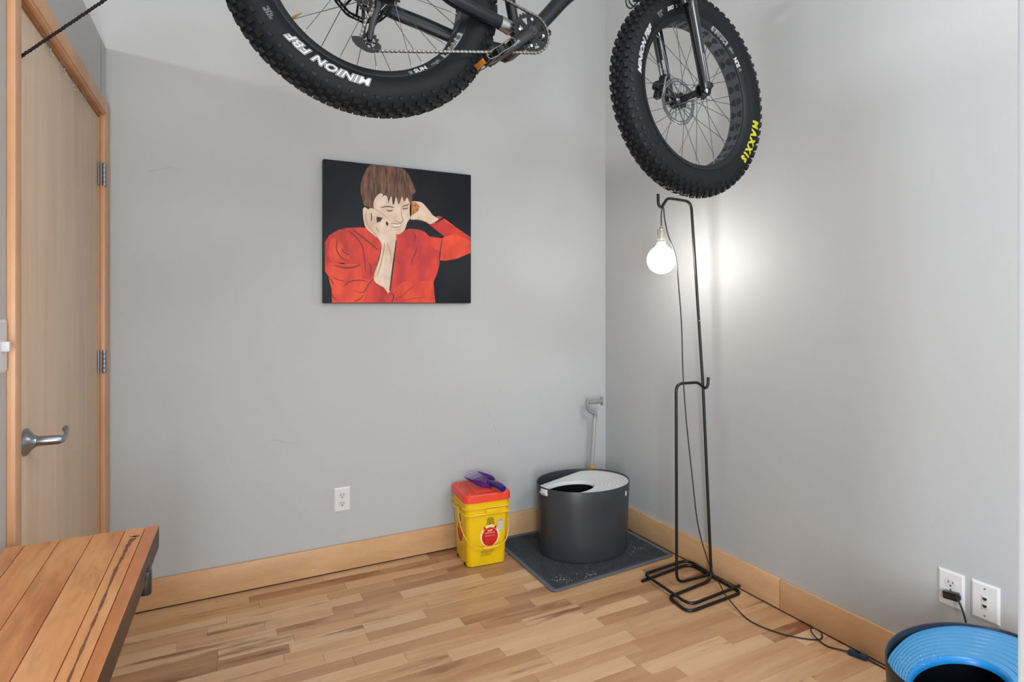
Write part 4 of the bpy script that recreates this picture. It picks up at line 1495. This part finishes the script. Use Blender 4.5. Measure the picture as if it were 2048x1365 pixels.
# head tube location from the fork axis
fu = V((-.234, 0, .972)).normalized()
crown = W2 @ (V((-.020, 0, .0)) + fu * .475 + V((-.02, 0, 0)))
steer = (W2.to_3x3() @ fu).normalized()
BFi = BF.inverted()
hb = BFi @ (crown + steer * .03)
ht = BFi @ (crown + steer * .14)
fr = G()
fr.tube([BF @ p for p in smooth_pts([V((.478, 0, -.042)), V((.560, 0, .070)), V((.640, .0, .175)), V((.78, .01, .30)), V(hb) + V((-.02, 0, .02))], 6)], [.021 + .004 * math.sin(PI * i / 24) for i in range(25)], 'frame', 16, flat=1.1)
dt_ = obj('frame_down_tube', fr, bike)
fr = G()
fr.tube([lp(.457, 0, -.03), lp(.425, 0, .085), lp(.345, 0, .37)], .0165, 'frame', 16)
obj('frame_seat_tube', fr, bike)
fr = G()
fr.tube([lp(.352, 0, .33), BF @ (V((.70, .01, .42))), BF @ (V(ht) + V((-.01, 0, -.03)))], .019, 'frame', 16)
obj('frame_top_tube', fr, bike)
fr = G()
fr.tube([BF @ V(hb), BF @ V(ht)], .026, 'frame', 20)
obj('frame_head_tube', fr, bike)
fr = G()
ycyl(fr, [(.0001, -.064), (.022, -.064), (.024, -.06), (.024, .06), (.022, .064), (.0001, .064)], 'frame', BF @ Matrix.Translation(BB))
ycyl(fr, [(.0001, .064), (.020, .064), (.021, .076), (.0001, .077)], 'black', BF @ Matrix.Translation(BB))
obj('bottom_bracket_shell', fr, bike)
for s_, pts, rs2 in ((-1, [(-.005, -.094, .010), (.05, -.098, .004), (.16, -.093, -.018), (.2192, -.090, -.036), (.30, -.076, -.039), (.36, -.062, -.0375), (.41, -.050, -.040), (.455, -.035, -.048)], None),
                     (1, [(-.005, .094, .010), (.03, .098, .002), (.0841, .098, -.0161), (.1893, .092, -.0289), (.278, .082, -.0445), (.35, .066, -.052), (.41, .048, -.056), (.455, .035, -.056)], None)):
    fr = G()
    P = smooth_pts(pts, 5)
    n = len(P)
    fr.tube([BF @ p for p in P], [.0165 + .0045 * math.sin(PI * min(1, i / n * 1.15)) for i in range(n)], 'frame', 12, flat=.85, up=bZ)
    cs = obj('chainstay', fr, bike)
    if s_ == -1:
        fr = G()
        P2 = [P[k] for k in range(26, 31)]
        fr.tube([BF @ p for p in P2], .0212, 'silver', 12, flat=.85, up=bZ)
        obj('chainstay_guard', fr, cs, label='silver protective patch')
    fr = G()
    P = smooth_pts([(-.01, s_ * .094, .015), (.03, s_ * .088, .10), (.12, s_ * .07, .22), (.24, s_ * .05, .31), (.335, s_ * .022, .36)], 5)
    fr.tube([BF @ p for p in P], .0095, 'frame', 10)
    obj('seatstay', fr, bike)
    fr = G()
    fr.prism([(-.028, -.018), (.03, -.020), (.045, .008), (.02, .035), (-.02, .032)], -.004, .004, 'frame', BF @ frame_mat(V((0, s_ * .097, 0)), V((1, 0, 0)), V((0, 0, 1)), V((0, 1, 0))))
    obj('dropout', fr, bike)
# seatpost, saddle
fr = G()
fr.tube([lp(.345, 0, .36), lp(.310, 0, .50)], .0145, 'black', 14)
sp = obj('seatpost', fr, bike)
fr = G()
sec = [(-.13, .070, .012), (-.10, .075, .018), (-.03, .055, .020), (.04, .028, .018), (.11, .018, .014), (.135, .010, .008)]
vs, fs = [], []
for (x, w, h) in sec:
    for k in range(12):
        a = 2 * PI * k / 12
        vs.append(BF @ V((.30 + x, w * math.cos(a), .52 + h * math.sin(a) + .01 * (abs(x) > .09))))
for j in range(len(sec) - 1):
    for k in range(12):
        l = (k + 1) % 12
        fs.append((j * 12 + k, j * 12 + l, (j + 1) * 12 + l, (j + 1) * 12 + k))
fs += [list(range(12)), [(len(sec) - 1) * 12 + k for k in range(12)]]
fr.add(vs, fs, 'saddle', None, True)
obj('saddle', fr, bike)

# ---- fork
fk = G()
for s_ in (-1, 1):
    base = V((-.020, s_ * .085, .000))
    def fp(d, dx=0, dy=0):
        return W2 @ (base + fu * d + V((dx, dy, 0)))
    g = G()
    g.tube([fp(-.006), fp(.0), fp(.02), fp(.10), fp(.20), fp(.285), fp(.300), fp(.303)], [.0165, .0185, .0190, .0195, .0205, .0215, .0235, .021], 'blackgloss', 24)
    leg = obj('fork_leg', g, bike)
    g = G()
    g.tube([fp(.300), fp(.47)], .0165, 'blackgloss', 20)
    obj('stanchion', g, leg)
    # dropout lugs
    g = G()
    g.prism([(-.030, .026), (-.026, .004), (-.020, -.014), (-.006, -.021), (.008, -.019), (.017, -.010), (.019, .004), (.024, .012), (.031, .018), (.032, .026), (.026, .032), (.018, .032), (.008, .036), (-.010, .040)], -.007, .007, 'black', W2 @ frame_mat(V((-.004, s_ * .074, -.004)), V((1, 0, 0)), V((0, 0, 1)), V((0, 1, 0))))
    obj('dropout', g, leg)
    g = G()
    a_, b_ = fp(-.004), fp(-.014)
    g.tube([a_, b_], .0085, 'silver', 12)
    g.tube([b_, fp(-.019)], .0055, 'silver', 8)
    obj('foot_bolt', g, leg)
g = G()
pts = smooth_pts([W2 @ (V((-.02 + .03, -.085, .0)) + fu * .285), W2 @ (V((.035, -.07, 0)) + fu * .36), W2 @ (V((.045, 0, 0)) + fu * .415), W2 @ (V((.035, .07, 0)) + fu * .36), W2 @ (V((-.02 + .03, .085, .0)) + fu * .285)], 6)
pts = smooth_pts([W2 @ (V((-.055, -.085, .0)) + fu * .285), W2 @ (V((-.062, -.078, 0)) + fu * .35), W2 @ (V((-.062, -.04, 0)) + fu * .405), W2 @ (V((-.062, .04, 0)) + fu * .405), W2 @ (V((-.062, .078, 0)) + fu * .35), W2 @ (V((-.055, .085, .0)) + fu * .285)], 6)
g.tube(pts, .0150, 'blackgloss', 12)
obj('fork_arch', g, bike)
g = G()
vs = []
na, nw = 14, 8
for lay in (0, 1):
    for i in range(na + 1):
        a = D2(92 + 30 * i / na)
        half_ = .076 * math.sqrt(max(.05, 1 - (i / na) ** 5))
        for j in range(nw + 1):
            t_ = -1 + 2 * j / nw
            r_ = .414 - .012 * t_ * t_ + lay * .003
            vs.append((r_ * math.cos(a), .046 + half_ * t_, r_ * math.sin(a)))
nn_ = (na + 1) * (nw + 1)
fs = []
for i in range(na):
    for j in range(nw):
        q = i * (nw + 1) + j
        fs.append((q, q + 1, q + nw + 2, q + nw + 1))
        fs.append((nn_ + q, nn_ + q + nw + 1, nn_ + q + nw + 2, nn_ + q + 1))
for i in range(na):
    for j in (0, nw):
        q = i * (nw + 1) + j
        fs.append((q, q + nw + 1, nn_ + q + nw + 1, nn_ + q))
for j in range(nw):
    for i in (0, na):
        q = i * (nw + 1) + j
        fs.append((q, q + 1, nn_ + q + 1, nn_ + q))
g.add(vs, fs, 'black', W2, True)
obj('mudguard', g, bike)
g = G()
g.tube([W2 @ (V((-.02, -.088, 0)) + fu * .462), W2 @ (V((-.035, 0, 0)) + fu * .485), W2 @ (V((-.02, .088, 0)) + fu * .462)], [.022, .026, .022], 'blackgloss', 16)
g.tube([BF @ V(hb) - steer * .035, BF @ V(ht) + steer * .05], .0145, 'black', 16)
obj('fork_crown', g, bike)
# handlebar and stem
g = G()
hc = BF @ V(ht) + steer * .045
fwd2 = W2.to_3x3() @ V((1, 0, 0))
side2 = W2.to_3x3() @ V((0, 1, 0))
hbp = hc + fwd2 * .05
g.tube([hc, hbp], .018, 'black', 14)
g.tube(smooth_pts([hbp - side2 * .37 - fwd2 * .05 + V((0, 0, .02)), hbp - side2 * .10 + V((0, 0, .015)), hbp, hbp + side2 * .10 + V((0, 0, .015)), hbp + side2 * .37 - fwd2 * .05 + V((0, 0, .02))], 6), .0145, 'black', 14)
obj('handlebar', g, bike)
# brake caliper on far fork leg
g = G()
T = W2 @ Matrix.Translation((-.064, .078, .045)) @ Matrix.Rotation(.24, 4, 'Y')
g.box((-.004, 0, .01), (.032, .026, .075), 'black', T, bev=.006)
g.box((-.030, .0, -.005), (.03, .03, .03), 'black', T, bev=.006)
g.box((-.022, 0, -.038), (.026, .022, .03), 'black', T, bev=.005)
g.tube([(-.008, -.014, -.03), (-.008, -.014, .04)], .004, 'silver', 8, T=T)
cp = obj('brake_caliper', g, bike)
g = G()
g.tube(smooth_pts([W2 @ V((-.075, .070, .085)), W2 @ V((-.098, .062, .14)), W2 @ V((-.115, .065, .22)), W2 @ V((-.15, .09, .33)), W2 @ V((-.19, .105, .345)), W2 @ V((-.21, .10, .37)), W2 @ V((-.20, .09, .45)), W2 @ V((-.15, .05, .60))], 6), .0026, 'cord', 8)
g.tube(smooth_pts([W2 @ V((-.15, .10, .38)), W2 @ V((-.19, .11, .335)), W2 @ V((-.215, .11, .36)), W2 @ V((-.20, .10, .47)), W2 @ V((-.12, .03, .62))], 6), .0026, 'cord', 8)
obj('brake_hose', g, bike)
g = G()
for (a, b) in ((.072, .096), (.110, .150)):
    pass
T = W2 @ Matrix.Translation((-.073, .0625, .118)) @ Matrix.Rotation(-.235, 4, 'Y')
g.box((0, -.002, 0), (.017, .001, .052), 'grey_print', T)
g.box((-.02, -.0005, -.006), (.010, .001, .045), 'grey_print', T)
obj('caliper_sticker', g, cp)
# near leg pinstripe decal
g = G()
p0, p1 = W2 @ (V((-.020 - .004, -.085 - .0189, 0)) + fu * .015), W2 @ (V((-.020 - .004, -.085 - .0194, 0)) + fu * .115)
T = frame_mat((p0 + p1) / 2, (p1 - p0).normalized(), (p1 - p0).normalized().cross(side2), -side2)
g.box((0, 0, .0004), ((p1 - p0).length, .0045, .0009), 'grey_print', T)
obj('leg_decal', g, bike)

# ---- drivetrain
CRC = V((.4675, -.076, -.0488))
g = G()
n_t = 30
outer = gear(n_t, .0615, .0055, 0)
inner = [(x * .80 * (1 + .02 * math.cos(0)), z * .80) for x, z in outer]
inner = [(.0465 * math.cos(math.atan2(z, x)), .0465 * math.sin(math.atan2(z, x))) for x, z in outer]
CT = BF @ Matrix.Translation(CRC)
ring_plate(g, outer, inner, -.0015, .0015, 'black', CT)
# web between ring and spindle with round holes: build as 8 spokes and a hub plate
ring_plate(g, [(.027 * math.cos(2 * PI * i / 32), .027 * math.sin(2 * PI * i / 32)) for i in range(32)], [(.012 * math.cos(2 * PI * i / 32), .012 * math.sin(2 * PI * i / 32)) for i in range(32)], -.002, .002, 'black', CT)
for k in range(8):
    a = 2 * PI * k / 8 + .2
    w0, w1 = .30, .175
    vs = []
    for yy in (-.0014, .0014):
        for (rr_, aa) in ((.026, a - w0), (.047, a - w1), (.047, a + w1), (.026, a + w0)):
            vs.append((rr_ * math.cos(aa), yy, rr_ * math.sin(aa)))
    g.add(vs, [(0, 1, 2, 3), (7, 6, 5, 4), (0, 1, 5, 4), (1, 2, 6, 5), (2, 3, 7, 6), (3, 0, 4, 7)], 'black', CT)
for k in range(4):
    a = 2 * PI * k / 4 + .05
    ycyl(g, [(.0001, -.006), (.0045, -.006), (.0045, .002)], 'silver', CT @ Matrix.Translation((.040 * math.cos(a), 0, .040 * math.sin(a))), 12)
cr_ = obj('chainring', g, bike)
# cranks
ce = V((.330, -.106, -.190))
cb = V((.4600, -.098, -.0560))
def crank(a, b, name):
    g = G()
    d = (b - a)
    L_ = d.length
    d = d.normalized()
    P = [a - d * .020, a - d * .010, a, a + d * .03, a + d * L_ * .5, b - d * .02, b, b + d * .009, b + d * .014]
    R2 = [.006, .0165, .0185, .0155, .0135, .0125, .0135, .010, .004]
    g.tube([BF @ p for p in P], R2, 'blackgloss', 14, flat=.5, up=bZ)
    return obj(name, g, bike)
ca = crank(cb, ce, 'crank_arm')
g = G()
ycyl(g, [(.0001, -.0105), (.006, -.0105), (.008, -.0085), (.0135, -.0085), (.0140, .0)], 'blackgloss', BF @ Matrix.Translation(cb), 20)
obj('crank_bolt', g, ca)
g = G()
d = (ce - cb).normalized()
T = BF @ frame_mat(cb + d * .095 + V((0, -.0082, 0)), -d, V((0, -1, 0)).cross(-d), V((0, -1, 0)))
vs, fs = text_geo('SRAM', .0125, .0003)
g.add([(v.x, v.y - .004, .0006) for v in vs], fs, 'grey_print', T)
obj('crank_lettering', g, ca)
cb2 = V((cb.x, .085, cb.z))
ce2 = cb2 - (ce - cb) + V((0, .01, 0))
ce2.y = .095
crank(cb2, ce2, 'crank_arm')
g = G()
g.tube([BF @ V((cb.x, -.095, cb.z)), BF @ V((cb.x, .088, cb.z))], .012, 'black', 14)
obj('crank_spindle', g, bike)

def pedal(c, d, out, name):
    # d: pedal platform direction in the bike plane, out: -1 near side, +1 far side
    d = V(d).normalized()
    up_ = V((-d.z, 0, d.x))
    T = BF @ frame_mat(V(c), d, V((0, 1, 0)), up_)
    g = G()
    g.tube([(0, -out * .055, 0), (0, out * .045, 0)], .0085, 'black', 14, T=T)
    g.box((0, 0, 0), (.030, .085, .017), 'black', T, bev=.004)
    pd = obj(name, g, bike)
    for s_ in (-1, 1):
        g = G()
        w = .043
        pts = fillet([(-.052, s_ * w, -.002), (-.046, s_ * w, .008), (-.02, s_ * w, .0105), (0, s_ * w, .008), (.02, s_ * w, .0105), (.046, s_ * w, .008), (.052, s_ * w, -.002), (.046, s_ * w, -.010), (0, s_ * w, -.008), (-.046, s_ * w, -.010), (-.052, s_ * w, -.002)], .004, 3)
        g.tube(pts, .0017, 'chain', 6, T=T)
        for x_ in (-.038, -.015, .015, .038):
            g.tube([(x_, s_ * w, -.009), (x_, s_ * w, .009)], .002, 'black', 6, T=T)
        obj('pedal_cage', g, pd)
    for s_ in (-1, 1):
        g = G()
        g.box((s_ * .049, 0, 0), (.007, .085, .016), 'black', T, bev=.002)
        g.box((s_ * .037, 0, .0), (.020, .03, .012), 'chain', T, bev=.002)
        obj('pedal_frame', g, pd)
        g = G()
        g.box((s_ * .0545, -.0, 0), (.005, .050, .014), 'amber', T, bev=.001)
        obj('reflector', g, pd, label='amber pedal reflector')
pedal((.318, -.162, -.196), (-.66, 0, -.62), -1, 'pedal')
pedal((ce2.x, .155, ce2.z), (-.9, 0, -.3), 1, 'pedal')

# ---- derailleur
dz_ = lambda x, z, y=-.078: BF @ V((x, y, z))
g = G()
g.box((.015, -.100, -.055), (.034, .020, .05), 'black', BF, bev=.008)
g.box((.028, -.098, -.09), (.046, .030, .036), 'black', BF, bev=.010)
g.tube([dz_(.012, -.03, -.100), dz_(.022, -.07, -.104), dz_(.030, -.105, -.10)], [.011, .013, .012], 'black', 14)
der = obj('derailleur', g, bike)
g = G()
P = [dz_(.014, -.095, -.092), dz_(.012, -.13, -.094), dz_(.002, -.165, -.092), dz_(-.002, -.200, -.088), dz_(-.002, -.216, -.087)]
g.tube(P, [.0085, .0075, .0085, .0075, .006], 'frame', 12, flat=.5, up=bX)
g.tube([dz_(.040, -.112, -.086), dz_(.020, -.150, -.084), dz_(.004, -.180, -.084)], .0028, 'black', 8)
g.tube([dz_(.034, -.105, -.086), dz_(.012, -.140, -.084)], .002, 'silver', 8)
g.tube([dz_(-.022, -.120, -.066), dz_(-.012, -.205, -.066)], .0042, 'black', 8, flat=.5, up=bX)
cage = [(-.0473, -.2180), (-.0380, -.2150), (-.0274, -.2130), (-.0150, -.2170), (-.0090, -.2300), (.0010, -.2370), (.0120, -.2370), (.0185, -.2290), (.0222, -.2170), (.0291, -.2200), (.0300, -.2280), (.0250, -.2360), (.0160, -.2430), (.0064, -.2470), (-.0060, -.2470), (-.0117, -.2461), (-.0328, -.2389), (-.0438, -.2289)]
g.prism([(x, z) for x, z in cage], .0825, .0845, 'black', BF @ frame_mat(V((0, 0, 0)), V((1, 0, 0)), V((0, 0, 1)), V((0, -1, 0))))
obj('derailleur_cage', g, der)
LPC = V((-.0010, -.078, -.2165))
UPC = V((-.0195, -.078, -.1180))
def jockey(c, nt_, R_, name):
    g = G()
    T = BF @ Matrix.Translation(c)
    outer = gear(nt_, R_, .005, 0)
    inner = [((R_ - .011) * math.cos(math.atan2(z, x)), (R_ - .011) * math.sin(math.atan2(z, x))) for x, z in outer]
    ring_plate(g, outer, inner, -.0014, .0014, 'black', T)
    for k in range(6):
        a = 2 * PI * k / 6
        g.tube([(0, 0, 0), ((R_ - .009) * math.cos(a), 0, (R_ - .009) * math.sin(a))], .0026, 'black', 6, T=T)
    ycyl(g, [(.0001, -.004), (.0075, -.004), (.0075, .004), (.0001, .004)], 'black', T, 16)
    ring_plate(g, [(.0085 * math.cos(2 * PI * i / 24), .0085 * math.sin(2 * PI * i / 24)) for i in range(24)], [(.0072 * math.cos(2 * PI * i / 24), .0072 * math.sin(2 * PI * i / 24)) for i in range(24)], -.0052, -.004, 'chain', T)
    obj(name, g, der)
jockey(LPC, 14, .0275, 'jockey_wheel')
jockey(UPC, 12, .0235, 'jockey_wheel')

# ---- chain: closed path in the drive plane
def arc(c, r, a0, a1, n=14):
    return [V((c.x + r * math.cos(a0 + (a1 - a0) * i / n), 0, c.z + r * math.sin(a0 + (a1 - a0) * i / n))) for i in range(n + 1)]
R1 = .0590
path = []
path += arc(V((0, 0, 0)), .0870, D2(75), D2(268), 30)                           # round the big cog (hidden above the frame)
path += [V((-.006, 0, -.098)), V((.0035, 0, -.110)), V((.002, 0, -.125))]
path += [V((-.0150, 0, -.165))]
path += arc(LPC, .0235, D2(160), D2(290), 10)
path += arc(CRC, R1, D2(-82), D2(94), 24)
# arc length resample
tot = [0]
pp_ = path + [path[0]]
for a, b in zip(pp_[:-1], pp_[1:]):
    tot.append(tot[-1] + (b - a).length)
L_ = tot[-1]
NL = int(round(L_ / .0127))
if NL % 2:
    NL += 1
def at(s_):
    s_ %= L_
    for i in range(len(tot) - 1):
        if tot[i + 1] >= s_:
            t_ = (s_ - tot[i]) / max(1e-9, tot[i + 1] - tot[i])
            return pp_[i].lerp(pp_[i + 1], t_)
    return pp_[0]
pins = [at(L_ * i / NL) for i in range(NL)]
g = G()
def ychain(p):
    f = max(0, min(1, p.x / .45))
    return -.060 * (1 - f) - .076 * f - (.010 if p.z < -.1 and p.x < .1 else 0) * 0
for i in range(NL):
    a, b = pins[i], pins[(i + 1) % NL]
    d = (b - a)
    l = d.length
    d = d.normalized()
    u_ = V((-d.z, 0, d.x))
    outerl = i % 2 == 0
    mid = (a + b) / 2
    y0 = -.078 + (0 if mid.z < -.08 and mid.x < .12 else 0)
    if mid.x > .12:
        y0 = -.077
    T = BF @ frame_mat(V((mid.x, y0, mid.z)), d, u_, V((0, -1, 0)))
    hgt = .0042 if outerl else .0039
    pl_ = []
    for k in range(5):
        an = -PI / 2 + PI * k / 4
        pl_.append((l / 2 + hgt * math.cos(an), hgt * math.sin(an)))
    pl_.append((0, hgt * .62))
    for k in range(5):
        an = PI / 2 + PI * k / 4
        pl_.append((-l / 2 + hgt * math.cos(an), hgt * math.sin(an)))
    pl_.append((0, -hgt * .62))
    off_ = .0026 if outerl else .0016
    for s_ in (-1, 1):
        g.prism(pl_, s_ * off_ - .0005, s_ * off_ + .0005, 'chain', T)
    if outerl:
        for e_ in (-1, 1):
            g.prism([(e_ * l / 2 + .0018 * math.cos(2 * PI * k / 8), .0018 * math.sin(2 * PI * k / 8)) for k in range(8)], -.0033, .0034, 'rotor', T)
obj('chain', g, bike)

# ---- hoist: rope and ceiling pulley
RA = LM @ V((1.1190, .006, 1.858))
PU = V((1.17, 1.61, 3.40))
hoist = thing('bike_hoist', 'black hoist rope slanting from the door frame up to the ceiling pulley', 'hoist', (1.17, 1.61, 3.6))
g = G()
dv = (PU - RA).normalized()
s1 = dv.cross(V((0, 0, 1))).normalized()
s2 = dv.cross(s1)
Lr = (PU - RA).length
nseg = 240
for q in range(3):
    pts = []
    for i in range(nseg + 1):
        t_ = Lr * i / nseg
        an = t_ / .022 * 2 * PI + q * 2 * PI / 3
        pts.append(RA + dv * t_ + (s1 * math.cos(an) + s2 * math.sin(an)) * .0019)
    g.tube(pts, .0026, 'rope', 6)
obj('rope', g, hoist)
g = G()
ycyl(g, [(.0001, -.012), (.03, -.012), (.03, -.009), (.024, 0), (.03, .009), (.03, .012), (.0001, .012)], 'black', Matrix.Translation((1.17, 1.61, 3.42)), 24)
g.box((1.17, 1.61, 3.52), (.05, .04, .16), 'black', bev=.004)
obj('pulley', g, hoist)
sad = BF @ V((.30, 0, .545))
g = G()
g.tube([(1.17, 1.60, 3.41), sad + V((0, 0, -.0))], .004, 'rope', 8)
g.tube([(1.17, 1.62, 3.41), hbp + V((0, 0, .02))], .004, 'rope', 8)
obj('sling', g, hoist)
